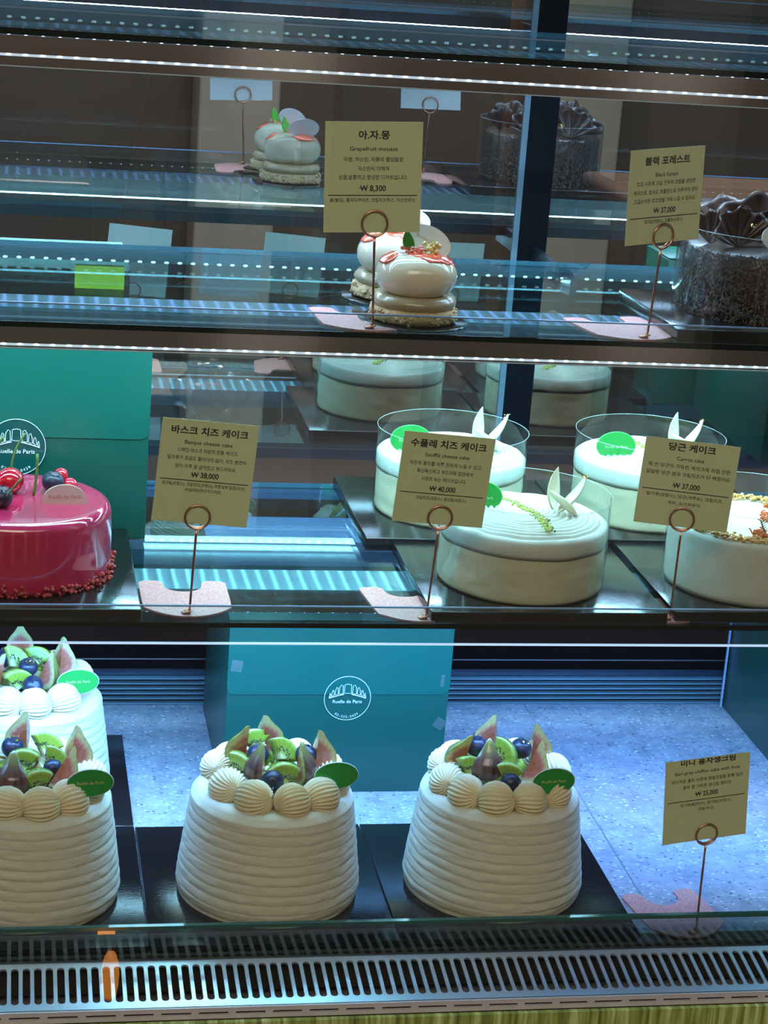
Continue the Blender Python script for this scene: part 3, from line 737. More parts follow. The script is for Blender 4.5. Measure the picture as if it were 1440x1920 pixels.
# ---- striped chiffon cake
def chiffon(cx, cyy, seed, items, label, plate_text=True, tilt=0.10):
    rng = random.Random(seed)
    root = empty('chiffon_cake', (cx, cyy, 0.0)); tag(root, label, 'cake', 'striped cream cakes topped with figs and kiwi')
    H, RB, RT = 0.0905, 0.0772, 0.0660
    nb = 11; bm = bmesh.new(); prof = []; nz = 132; n = 168
    for j in range(nz+1): prof.append((0, H*j/nz*0.94))
    ph0 = rng.random()*6.28
    def f(t, r, z):
        u = z/H
        base = RB + (RT-RB)*u**1.15 - 0.0030*max(0, 1-u*9)
        w_ = u*nb + tilt*nb*0.35*sin(t+ph0)*0.5 + t/(2*pi)*1.0 + 0.10*noise.noise((cos(t)*1.6+seed, sin(t)*1.6, u*3))
        q = w_-math.floor(w_)
        wave = (sin(pi*(0.04+0.92*q)**0.62))**0.40              # convex band with a sharp crease
        fade = min(1, (1-u)*7)
        r = base + 0.0010*(wave-0.8)*fade
        r += 0.0005*noise.noise((cos(t)*6+seed, sin(t)*6, u*20))
        return r, z
    g = lathe_bm(bm, prof, n, f, cap=False)
    # rounded shoulder, slightly raised rim, flat top
    last = [g[i][-1] for i in range(n)]
    sh = [(0.985, 0.955), (0.96, 0.982), (0.925, 1.0), (0.88, 1.008), (0.80, 1.0), (0.65, 0.99), (0.45, .99), (0.2, .99)]
    prev = last
    for (kr, kz) in sh:
        ring = []
        for i in range(n):
            t = 2*pi*i/n; wob = 0.0011*noise.noise((cos(t)*2.2+seed, sin(t)*2.2, 7))+0.0006*noise.noise((cos(t)*7+seed, sin(t)*7, kr*9))
            ring.append(bm.verts.new((RT*1.0*kr*cos(t), RT*kr*sin(t), H*kz+wob)))
        for i in range(n): bm.faces.new((prev[i], prev[(i+1) % n], ring[(i+1) % n], ring[i]))
        prev = ring
    bm.faces.new(prev); bm.faces.new([g[i][0] for i in range(n)][::-1])
    bmesh.ops.recalc_face_normals(bm, faces=bm.faces)
    bm_obj('cream_coating', bm, M_speck, root, True)
    ztop = H
    for k, it in enumerate(items):
        kind, x, y, dz = it[:4]; ex = it[4:] if len(it) > 4 else ()
        z = ztop + dz
        if kind == 'D':
            a = math.atan2(y, x); rr = math.hypot(x, y); sc_ = min(1, 0.0485/rr)
            x, y = x*sc_, y*sc_
            # pole leans inward, like a piped shell
            ax = Matrix.Rotation(a+pi/2+rng.uniform(-.25, .25), 3, 'Z') @ Matrix.Rotation(R(70), 3, 'Y') @ Matrix.Rotation(rng.random()*6, 3, 'Z')
            put('cream_dollop', DOLL[k % 3], root, (x, y, ztop+0.0068), ax.to_euler(), (rng.uniform(1.02, 1.14), rng.uniform(1.02, 1.12), rng.uniform(1.06, 1.16)))
        elif kind == 'B':
            rx, rz = (ex+(rng.uniform(10, 60), rng.uniform(-60, 60)))[:2] if ex else (rng.uniform(10, 75), rng.uniform(-50, 50))
            o = put('blueberry', BERRY, root, (x, y, z), (R(rx), 0, R(rz)), rng.uniform(.9, 1.08))
            if len(ex) > 2: gold_bits(o, (0, -0.001, 0.0088), 16, 0.0036, k)
        elif kind == 'F':
            rx, ry, rz = ex[:3] if ex else (rng.uniform(-20, 20), rng.uniform(-20, 20), rng.uniform(0, 360))
            mi = ex[3] if len(ex) > 3 else k % 3
            M = Matrix.Rotation(R(rz), 3, 'Z') @ Matrix.Rotation(R(ry), 3, 'Y') @ Matrix.Rotation(R(rx), 3, 'X')
            off = M @ Vector((0.006, 0, 0.016))
            put('fig_wedge', FIGS[mi], root, (x-off.x*1.1, y-off.y*1.1, z-off.z+.0035), M.to_euler(), 1.12)
        elif kind == 'K':
            rx, ry, rz = ex[:3] if ex else (rng.uniform(40, 90), rng.uniform(-20, 20), rng.uniform(-60, 60))
            mi = ex[3] if len(ex) > 3 else k % 3
            M = Matrix.Rotation(R(rz), 3, 'Z') @ Matrix.Rotation(R(rx), 3, 'X') @ Matrix.Rotation(R(ry), 3, 'Z')
            off = M @ Vector((0.009, 0, 0))
            put('kiwi_wedge', KIWIS[mi], root, (x-off.x, y-off.y, z-off.z+.0025), M.to_euler(), 1.08)
        elif kind == 'S':
            plaque(root, x+.002, y-.003, ztop+0.0220, 6, 0.0182, 0.0108, M_green, M_ink_g, 'Ruelle de Paris' if plate_text else '', 0.0036, -8, rim=M_white, th=0.0012)
    return root
# filler fruit hidden behind / inside each heap keeps the mound closed
def heap(seed):
    r = random.Random(seed); out = []
    for k in range(5):
        a = 2*pi*k/5+r.random(); out.append(('K', 0.014*cos(a), 0.006+0.014*sin(a), 0.009, r.uniform(0, 40), r.uniform(0, 360), r.uniform(0, 360), k % 3))
    return out
def backd(): return [('D', 0.0485*cos(R(a)), 0.0485*sin(R(a)), .009) for a in (60, 96, 130)]
chiffon(0.1035, 0.086, 2, [('D',-0.044,0.0254,.009),('D',-0.0391,-0.0143,.009),('D',-0.0202,-0.0385,.009),('D',0.0098,-0.045,.009),('D',0.0357,-0.035,.009),('D',0.0500,-0.010,.009),('D',0.0485,0.0185,.009)]+backd()+heap(2)+[
  ('F',-0.0262,0.0200,0.0230, 0,-6,140,2),('K',-0.0283,0.0060,0.0150, 80,60,-20,1),('K',-0.0142,0.0285,0.0270, 70,90,20,0),('F',-0.0020,0.0340,0.0270, 0,-6,60,2),
  ('B',-0.0123,0.0100,0.0240, 30, 20, 1),('K',0.0087,0.0120,0.0240, 62,40,28,2),('B',0.0275,0.0110,0.0230, 30, 10),('F',0.0400,0.0108,0.0210, 0,6,50,2),
  ('F',-0.0138,-0.0060,0.0160, 0,4,205,1),('F',0.0245,-0.0060,0.0160, 0,4,335,1),('K',0.0060,-0.0150,0.0160, 78,95,0,0),('B',-0.0041,-0.0230,0.0150, 80, -10),('S',0.0455,-0.0250,0.0170)],
  'middle striped cream cake with a fig and kiwi heap and a blank green plaque', False)
chiffon(0.296, 0.086, 3, [('D',-0.0430,0.0246,.009),('D',-0.0480,-0.0080,.009),('D',-0.0370,-0.0310,.009),('D',-0.0150,-0.0460,.009),('D',0.0130,-0.0460,.009),('D',0.0360,-0.0320,.009),('D',0.0480,0.0099,.009)]+backd()+heap(3)+[
  ('F',-0.0330,0.0163,0.0170, 0,-14,140,2),('K',-0.0280,-0.0033,0.0150, 70,60,25,0),('F',-0.0145,-0.0088,0.0180, 0,4,262,1),('F',-0.0037,0.0340,0.0260, 0,0,110,2),
  ('B',-0.0185,0.0180,0.0270, 5, 0),('K',0.0029,0.0045,0.0240, 70,40,-38,2),('B',0.0193,0.0150,0.0260, 20, 15, 1),('F',0.0341,0.0190,0.0230, 0,4,40,2),
  ('F',0.0274,-0.0063,0.0170, 0,28,20,2),('K',0.0013,-0.0177,0.0160, 80,80,-12,1),('B',-0.0008,-0.0351,0.0170, 85, 12),('S',0.0315,-0.0398,0.0170)],
  'right-hand striped cream cake on black board, its green plaque lettered in gold')
chiffon(-0.095, 0.086, 1, [('D',-0.040,-0.022,.009),('D',-0.0169,-0.0450,.009),('D',0.0096,-0.0480,.009),('D',0.0330,-0.0370,.009),('D',0.0480,-0.0180,.009),('D',0.0485,0.0090,.009),('D',0.040,0.030,.009)]+backd()+heap(1)+[
  ('F',-0.0055,0.0370,0.0280, 0,0,130,1),('B',-0.0123,0.0204,0.0270, 20, 20, 1),('K',0.0147,0.0280,0.0240, 62,60,20,0),('K',-0.0025,0.0060,0.0200, 78,85,-5,1),
  ('F',0.0384,0.0113,0.0240, 0,16,55,1),('K',0.0220,0.0005,0.0210, 70,30,10,2),('B',0.0194,-0.0060,0.0200, 85, 5),('F',0.0300,-0.0123,0.0170, 0,34,20,0),
  ('F',-0.0130,-0.0270,0.0170, 0,-8,262,1),('K',0.0080,-0.0270,0.0170, 80,95,5,1),('B',-0.03,-0.01,0.019),('F',-0.034,0.012,0.02),('S',0.0459,-0.0353,0.0170)],
  'front left striped cream cake, cut by the left edge of the photo', tilt=0.14)
chiffon(-0.094, 0.290, 4, [('D',-0.0184,-0.0460,.009),('D',0.0057,-0.0490,.009),('D',0.0310,-0.0380,.009),('D',0.0455,0.0220,.009),('D',-0.040,-0.022,.009)]+backd()+heap(4)+[
  ('B',0.0003,-0.0108,0.0280, 30, 10, 1),('B',0.0043,-0.0350,0.0200, 60, 20),('B',-0.0208,0.0137,0.0270),('K',-0.0085,-0.0255,0.0200, 85,80,18,0),
  ('F',0.0192,-0.0150,0.0200, 0,22,350,2),('F',0.0306,0.0031,0.0250, 0,22,75,2),('K',-0.0104,0.0069,0.0260, 62,40,20,2),('F',-0.0067,0.0330,0.0280, 0,0,90,2),
  ('K',0.0099,0.0160,0.0250, 70,80,-20,0),('F',-0.028,-0.012,0.019, 0,-10,150,0),('S',0.0418,-0.0281,0.0170)],
  'brightly lit striped cream cake in the back row, behind the front left one', tilt=0.20)

# ---- green cartons with the croissant mark
def logo_bm(bm, s, y=0.0):
    """ring, croissant outline, name and number; s = ring radius"""
    def ring(r, t): tube_bm(bm, [(r*cos(2*pi*i/64), y, r*sin(2*pi*i/64)) for i in range(64)], t, 5, closed=True)
    ring(s, s*0.012)
    def stroke(pts, t=0.012, closed=True): tube_bm(bm, [(x*s, y, z*s) for x, z in pts], t*s, 5, closed=closed)
    def seg(x0, x1, zt0, zt1, zb0, zb1): stroke([(x0, zb0), (x0+.02, zt0), ((x0+x1)/2, max(zt0, zt1)+.03), (x1-.02, zt1), (x1, zb1), ((x0+x1)/2, (zb0+zb1)/2-.02)])
    seg(-.16, .16, .62, .62, .24, .24)
    for m_ in (1, -1):
        for (a, b, t0, t1, c0, c1) in ((.20, .38, .58, .50, .22, .20), (.41, .55, .47, .37, .19, .16), (.58, .70, .34, .24, .15, .10), (.72, .80, .2, .12, .10, .05)):
            if m_ > 0: seg(a, b, t0, t1, c0, c1)
            else: seg(-b, -a, t1, t0, c1, c0)
        stroke([(m_*x, z) for x, z in ((.16, .18), (.34, .14), (.55, .08), (.80, 0.0))], 0.018, False)
    text_bm(bm, 'Ruelle de Paris', 0.215*s, 0, -0.22*s, y-0.0002, 0.0)
    num = '02-322-0439'
    for i, ch in enumerate(num):
        a = R(-90+(i-5)*6.6)
        M = Matrix.Translation((0.86*s*cos(a), 0, 0.86*s*sin(a))) @ Matrix.Rotation(-(a+pi/2), 4, 'Y')
        text_bm(bm, ch, 0.15*s, 0, -0.04*s, y-0.0002, 0, M=M)
def carton(x0, x1, y0, y1, z0, z1, flap, label, logo=None, tapes=(), group='green gift cartons'):
    root = empty('cake_carton', ((x0+x1)/2, y0, z0)); tag(root, label, 'carton', group)
    w2, D, H = (x1-x0)/2, y1-y0, z1-z0
    box('carton_body', -w2, w2, 0, D, 0, H-0.002, M_carton, root, 0.0009)
    # lid with a front flap whose lower corners are rounded
    bm = bmesh.new(); rr = 0.008; pts = [(-w2-.0004, H)]
    for i in range(7): a = pi+pi/2*i/6; pts.append((-w2+rr+rr*cos(a)-.0004, H-flap+rr+rr*sin(a)))
    for i in range(7): a = 1.5*pi+pi/2*i/6; pts.append((w2-rr+rr*cos(a)+.0004, H-flap+rr+rr*sin(a)))
    pts.append((w2+.0004, H))
    prism_bm(bm, pts, -0.0011, -0.0002); box_bm(bm, -w2-.0004, w2+.0004, -0.0011, D+.0004, H-.0014, H)
    bm_obj('lid_flap', bm, mat('green_carton_lid', (0.003, 0.088, 0.062), 0.26, bump=0.05, bscale=350), root)
    if logo:
        bm = bmesh.new(); logo_bm(bm, logo[2]); o = bm_obj('printed_mark', bm, M_ink_w, root); o.location = (logo[0]-(x0+x1)/2, -0.0013, logo[1]-z0)
        if len(logo) > 3:
            bm = bmesh.new(); prism_bm(bm, [(logo[2]*0.99*cos(2*pi*i/48), logo[2]*0.99*sin(2*pi*i/48)) for i in range(48)], 0.0002, 0.0004)
            o2 = bm_obj('sticker_disc', bm, mat('clear_dark_sticker', (0.003, 0.06, 0.052), 0.06), root); o2.location = (o.location.x, -0.0016, o.location.z); o.location.y = -0.0018
    for (tx, tz, tw, tth, rot) in tapes:
        o = box('clear_tape', -tw/2, tw/2, -0.0002, 0.0, -tth/2, tth/2, M_tape, root); o.location = (tx-(x0+x1)/2, -0.0014, tz-z0); o.rotation_euler = (0, R(rot), 0)
    return root
carton(0.0845, 0.2905, 0.275, 0.470, -0.0045, 0.166, 0.072, 'teal green carton on the stone deck between two striped cream cakes',
       (0.1955, 0.0905, 0.0215), ((0.092, 0.122, 0.010, 0.011, 8), (0.2835, 0.108, 0.003, 0.012, 3), (0.284, 0.065, 0.010, 0.010, 35)))
carton(-0.235, -0.0015, 0.187, 0.345, SH[1], 0.434, 0.078, 'tall green carton behind the pink glazed cake',
       (-0.1085, 0.3475, 0.0235, 1))
carton(0.640, 0.800, 0.155, 0.478, -0.0045, 0.160, 0.07, 'dark green carton standing on the deck at the right edge')
carton(0.600, 0.760, 0.080, 0.160, SH[1], 0.437, 0.07, 'green carton on the lowest shelf beyond the carrot cake, seen as a reflection')
carton(0.640, 0.800, 0.180, 0.400, SH[1], 0.42, 0.07, 'green carton on the lowest shelf at its right end')

# ---- clear film collar
def collar(parent, r, z0, z1, a0=40):
    bm = bmesh.new(); n = 96
    grid_bm(bm, lambda i, j: ((r+(0.0008 if i > n*.94 else 0))*cos(R(a0)+2*pi*1.06*i/n), (r+(0.0008 if i > n*.94 else 0))*sin(R(a0)+2*pi*1.06*i/n), (z0, z1)[j]), n+1, 2)
    o = bm_obj('clear_film', bm, M_film, parent, True)
    bm = bmesh.new(); tube_bm(bm, [(r*cos(2*pi*i/96), r*sin(2*pi*i/96), z1) for i in range(96)], 0.00018, 5, closed=True)
    bm_obj('film_edge', bm, mat('film_edge', (0.55, 0.72, 0.72), 0.2), o, True)

# ---- white cheese cakes in film
def petal_me(L_, W_, bend, seed):
    bm = bmesh.new(); n, m_ = 18, 7
    def side(off):
        def fn(i, j):
            u = i/(n-1); v = (j/(m_-1)-.5)*2
            wdt = W_*sin(pi*u**0.8)**0.9*(1-.3*u)+0.0004
            return (L_*u*cos(bend*u*.5), v*wdt*.5, L_*u*sin(bend*u)*0.9 + (v*v)*wdt*.35 + 0.0006*sin(v*5+seed)*u + off)
        return fn
    a = grid_bm(bm, side(0), n, m_); b = grid_bm(bm, side(-0.0012), n, m_)
    for i in range(n-1):
        bm.faces.new((a[i][0], a[i+1][0], b[i+1][0], b[i][0])); bm.faces.new((a[i+1][-1], a[i][-1], b[i][-1], b[i+1][-1]))
    for j in range(m_-1):
        bm.faces.new((a[0][j+1], a[0][j], b[0][j], b[0][j+1])); bm.faces.new((a[-1][j], a[-1][j+1], b[-1][j+1], b[-1][j]))
    bmesh.ops.recalc_face_normals(bm, faces=bm.faces)
    me = bpy.data.meshes.new('chocolate_petal'); bm.to_mesh(me); bm.free()
    for p in me.polygons: p.use_smooth = True
    me.materials.append(mat('white_chocolate', (0.80, 0.76, 0.52), 0.35, coat=0.2)); return me
PET = [petal_me(0.029, 0.016, 1.2, 1), petal_me(0.035, 0.013, 0.75, 2), petal_me(0.030, 0.018, 0.35, 3)]
M_yel = mat('lemon_crumb', (0.72, 0.70, 0.12), 0.6, noise_c=(0.35, 0.45, 0.08), nscale=300)
M_pist = mat('pistachio_crumb', (0.30, 0.32, 0.12), 0.7)
M_sponge = mat('pale_cheese_side', (0.78, 0.70, 0.45), 0.6, noise_c=(0.66, 0.58, 0.38), nscale=45, bump=0.3, bscale=140)
M_cap = mat('cream_cap', (0.74, 0.72, 0.60), 0.5, bump=0.08, bscale=500)
def souffle(cx, cyy, z0, r, hb, hf, seed, label, sign, drot=0, dark_ring=False):
    rng = random.Random(seed)
    root = empty('cheese_cake', (cx, cyy, z0)); tag(root, label, 'cake', 'white cheese cakes wrapped in clear film')
    hc = 0.0135; rb = r*0.975
    bm = bmesh.new(); n = 128
    prof = [(rb*0.985, 0.0)]+[(rb, hb*i/14) for i in range(1, 15)]
    def f(t, rr, z): return rr+0.0007*noise.noise((cos(t)*3+seed, sin(t)*3, z*160))+0.0003*noise.noise((cos(t)*14, sin(t)*14+seed, z*500)), z
    lathe_bm(bm, prof, n, f); bm_obj('sponge_side', bm, M_sponge, root, True)
    # cream cap: uneven lower skirt, piped concentric ridges on top
    bm = bmesh.new()
    nr = 120
    def fc(i, j):
        t = 2*pi*i/n
        if j == 0: return (rb*.97*cos(t), rb*.97*sin(t), hb-0.002)
        if j == 1:
            d = 0.003+0.0018*noise.noise((cos(t)*2.0+seed, sin(t)*2.0, 1))
            return ((rb+.0003)*cos(t), (rb+.0003)*sin(t), hb-d)
        if j == 2: return ((rb+.0011)*cos(t), (rb+.0011)*sin(t), hb+0.001-.001*noise.noise((cos(t)*2.0+seed, sin(t)*2.0, 1)))
        if j == 3: return ((rb+.0010)*cos(t), (rb+.0010)*sin(t), hb+hc*.75)
        u = 1-(j-4)/(nr-1)                     # 1 rim .. 0 centre
        q = rb*0.985*u
        sh = 0.0135*(1-u)                      # ridges spiral, centre shifted
        x, y = q*cos(t)+sh*.4, q*sin(t)+sh
        rg = 0.0028*(abs(sin((u*14+t/(2*pi))*pi)))**0.8*min(1, (1-u)*8+.2)
        return (x, y, hb+hc*0.86+0.003*(1-u**3)+rg+0.0012*noise.noise((x*60+seed, y*60, 0)))
    g = grid_bm(bm, fc, n, nr+3, True)
    bm.faces.new([g[i][-1] for i in range(n)])
    bm_obj('cream_cap', bm, M_cap, root, True)
    zt = hb+hc+0.0025
    # crumb arc
    bm = bmesh.new(); bm2 = bmesh.new()
    for k in range(340):
        t = k/339; x = -0.006+0.022*t-0.020*(t-.5)**2*2+rng.gauss(0, .0019); y = 0.042-0.096*t+rng.gauss(0, .0015)
        c = Matrix.Rotation(drot, 3, 'Z') @ Vector((x, y, 0))
        (ico(bm, (c.x, c.y, zt+0.001+rng.random()*.0012), rng.uniform(.0004, .0011), 1) if k % 6 else ico(bm2, (c.x+.002, c.y, zt+0.0018), rng.uniform(.0006, .0013), 1))
    bm_obj('lemon_crumb', bm, M_yel, root, True); bm_obj('pistachio_crumb', bm2, M_pist, root, True)
    # white chocolate petals with a fleck of gold
    for k, (px, py, rx, ry, rz) in enumerate(((0.024, 0.004, 20, -30, 112), (0.026, -0.004, -10, -12, 20), (0.040, -0.014, 25, -12, 140))):
        c = Matrix.Rotation(drot, 3, 'Z') @ Vector((px, py, 0))
        o = put('chocolate_petal', PET[k], root, (c.x, c.y, zt+0.002), (R(rx), R(ry), R(rz)+drot))
        if k == 1: gold_bits(o, (0.031, 0, 0.020), 12, 0.0022, seed)
    plaque(root, sign[0], sign[1], zt+sign[2], sign[3], 0.0180, 0.0120, M_green, mat('lime_print', (0.5, 0.85, 0.35), 0.5), 'Ruelle de Paris', 0.0036, -10, rim=mat('leaf_green_rim', (0.05, 0.45, 0.10), 0.4), tz=-0.001)
    collar(root, r, 0.0005, hf)
    return root
souffle(0.2905, 0.070, SH[1]+0.009, 0.0680, 0.0400, 0.074, 1, 'front white cheese cake with yellow crumb line and white petals', (-0.034, 0.014, 0.008, 4))
souffle(0.2687, 0.252, SH[1]+0.011, 0.0665, 0.0400, 0.074, 2, 'back white cheese cake behind the Souffle card', (-0.038, -0.004, 0.008, 4))
souffle(0.4495, 0.252, SH[1]+0.011, 0.0670, 0.0400, 0.074, 3, 'back white cheese cake behind the Carrot cake card, green plaque fully visible', (-0.034, -0.010, 0.008, 4))

# ---- carrot cake
M_crumb = mat('golden_crumble', (0.66, 0.34, 0.08), 0.7, noise_c=(0.80, 0.50, 0.20), nscale=200)
M_carrot = mat('carrot_shred', (0.85, 0.20, 0.03), 0.4, coat=0.3)
def carrot(cx, cyy, z0):
    root = empty('carrot_cake', (cx, cyy, z0)); tag(root, 'cream-sided carrot cake with crumble ring and orange shreds at the right edge', 'cake')
    rng = random.Random(5); r, H = 0.0665, 0.052; n = 128
    bm = bmesh.new(); prof = [(r*.99, 0)]+[(r, H*i/12) for i in range(1, 12)]+[(r*.99, H*.985), (r*.96, H), (r*.8, H-.0005), (r*.6, H+.002), (r*.4, H+.0035), (r*.2, H+.003)]
    def f(t, rr, z): return rr+0.0005*noise.noise((cos(t)*4, sin(t)*4, z*120)), z+(0.0012*noise.noise((cos(t)*rr*90, sin(t)*rr*90, 3)) if z > H*.97 else 0)
    lathe_bm(bm, prof, n, f); bm_obj('cream_coating', bm, mat('carrot_cake_cream', (0.80, 0.77, 0.64), 0.55, bump=0.2, bscale=160), root, True)
    bm = bmesh.new()
    for k in range(1300):
        a = rng.random()*2*pi; q = r-0.002-abs(rng.gauss(0, .0040)); q = max(q, r*.72)
        if 0.2 < a < 0.7: continue
        ico(bm, (q*cos(a), q*sin(a), H+0.0005+rng.random()*.0035), rng.uniform(.0006, .0018), 1, (1, 1, .8))
    for k in range(160):
        ico(bm, (-0.028+rng.gauss(0, .012), 0.046+rng.gauss(0, .006), H+.002+rng.random()*.006), rng.uniform(.001, .0026), 1)
    bm_obj('crumble_ring', bm, M_crumb, root, True)
    for (x, y, s_) in ((-0.010, -0.050, .0075), (0.012, -0.008, .010), (0.03, 0.03, .008)):
        bm = bmesh.new()
        for k in range(80):
            c = Vector((rng.gauss(0, 1), rng.gauss(0, 1)*.8, abs(rng.gauss(0, .7))))*s_*.45; d = Vector((rng.gauss(0, 1), rng.gauss(0, 1), rng.gauss(0, .6))).normalized()*s_*.30
            tube_bm(bm, [c-d, c+Vector((0, 0, s_*.12)), c+d], 0.0007, 5)
        o = bm_obj('carrot_shreds', bm, M_carrot, root, True); o.location = (x, y, H+.0015)
    bm = bmesh.new(); tube_bm(bm, [(0.010+.020*t, -0.012+.002*t, H+.010+.008*sin(pi*t)) for t in [i/10 for i in range(11)]], lambda t: 0.0042*sin(pi*(t*.9+.06))**.6+.0005, 12)
    bm_obj('pink_carrot_piece', bm, mat('pink_carrot', (0.85, 0.32, 0.26), 0.4, noise_c=(0.9, .5, .42), nscale=150), root, True)
    for (x, y) in ((-0.003, -0.049),):
        bm = bmesh.new()
        for dx, lean in ((-.003, -.006), (.001, .0), (.004, .004)):
            tube_bm(bm, [(x+dx+lean*t, y, H+.002+.014*t) for t in (0, .3, .6, 1)], 0.00045, 5)
            for k in range(6):
                t = .25+.12*k
                for s in (-1, 1): tube_bm(bm, [(x+dx+lean*t, y, H+.002+.014*t), (x+dx+lean*t+s*.002, y-.0005, H+.004+.014*t)], 0.0003, 4)
        bm_obj('rosemary_sprig', bm, mat('rosemary', (0.05, 0.12, 0.06), 0.6), root, True)
    collar(root, 0.0685, 0.0005, 0.074)
    return root
carrot(0.4815, 0.0700, SH[1]+0.009)

# ---- pink glazed cake
def pinkcake(cx, cyy, z0):
    root = empty('glazed_cake', (cx, cyy, z0)); tag(root, 'shiny pink-red mirror-glazed cake with berries at the left edge', 'cake')
    rng = random.Random(8); r, H = 0.0720, 0.0560
    M_gl = mat('red_mirror_glaze', (0.62, 0.030, 0.105), 0.10, spec=0.6, coat=1.0)
    prof = [(r*.99, 0)]+[(r+0.0008*sin(pi*i/10), (H-.009)*i/10) for i in range(1, 11)]
    for i in range(1, 9): a = pi/2*i/8; prof.append((r-.008*(1-cos(a)), H-.009+.009*sin(a)))
    prof += [(r*.7, H+.0004), (r*.4, H+.0006), (r*.1, H+.0006)]
    bm = bmesh.new(); lathe_bm(bm, prof, 128); bm_obj('mirror_glaze', bm, M_gl, root, True)
    bm = bmesh.new()
    for k in range(520):
        a = rng.random()*2*pi; q = r+rng.uniform(-.0005, .0038); h = rng.random()**1.7*.0105*(1.2-.6*abs(sin(a*1.5)))
        ico(bm, (q*cos(a), q*sin(a), h+.0008), rng.uniform(.0008, .0021), 1)
    bm_obj('red_crumb_border', bm, mat('red_crumb', (0.45, 0.035, 0.045), 0.6, noise_c=(.6, .12, .10), nscale=200), root, True)
    for (x, y, s) in ((0.0270, 0.0160, 1.0), (-0.012, -0.026, 1.0), (-.03, .02, 1)):
        put('blueberry', BERRY, root, (x, y, H+.0085), (R(20), 0, R(30)), s)
    M_cur = mat('redcurrant', (0.60, 0.01, 0.03), 0.1, coat=1)
    for (x, y, q, rr) in ((0.0335, 0.024, .012, .0055), (0.0400, 0.0190, .005, .0062), (0.034, 0.028, .005, .006)):
        bm = bmesh.new(); ico(bm, (0, 0, 0), rr, 3); o = bm_obj('redcurrant', bm, M_cur, root, True); o.location = (x, y, H+q)
    for (x, y, rr) in ((-0.006, 0.012, .0112), (-.022, .004, .011)):
        bm = bmesh.new(); ico(bm, (0, 0, 0), rr, 3, (1, 1, .92)); c = bm_obj('cherry', bm, mat('cherry_skin', (0.50, 0.008, 0.02), 0.1, coat=1), root, True); c.location = (x, y, H+.010)
        bm = bmesh.new(); tube_bm(bm, [(.010*t*t+.001, 0, .008+.030*t) for t in [i/8 for i in range(9)]], 0.0008, 6)
        bm_obj('cherry_stem', bm, mat('cherry_stem', (0.12, 0.20, 0.04), 0.6), c, True)
    bm = bmesh.new(); tube_bm(bm, [(.012+.0025*sin(t*2), .004, H+.034*t) for t in [i/8 for i in range(9)]], 0.0011, 6)
    bm_obj('green_stem', bm, mat('cherry_stem', (0.12, 0.20, 0.04), 0.6), root, True)
    bm = bmesh.new(); tube_bm(bm, [(-.014+.016*t, -.034+.004*t, H+.004+.020*t) for t in [i/8 for i in range(9)]], 0.0009, 6)
    bm_obj('green_stem', bm, mat('cherry_stem', (0.12, 0.20, 0.04), 0.6), root, True)
    plaque(root, 0.0355, -0.0165, H+.0078, 4, 0.0172, 0.0078, M_pinkp, M_ink_r, 'Ruelle de Paris', 0.0042, -6, half=True, th=0.0024, tz=-.0015)
    return root
pinkcake(-0.1075, 0.0860, SH[1]+0.009)

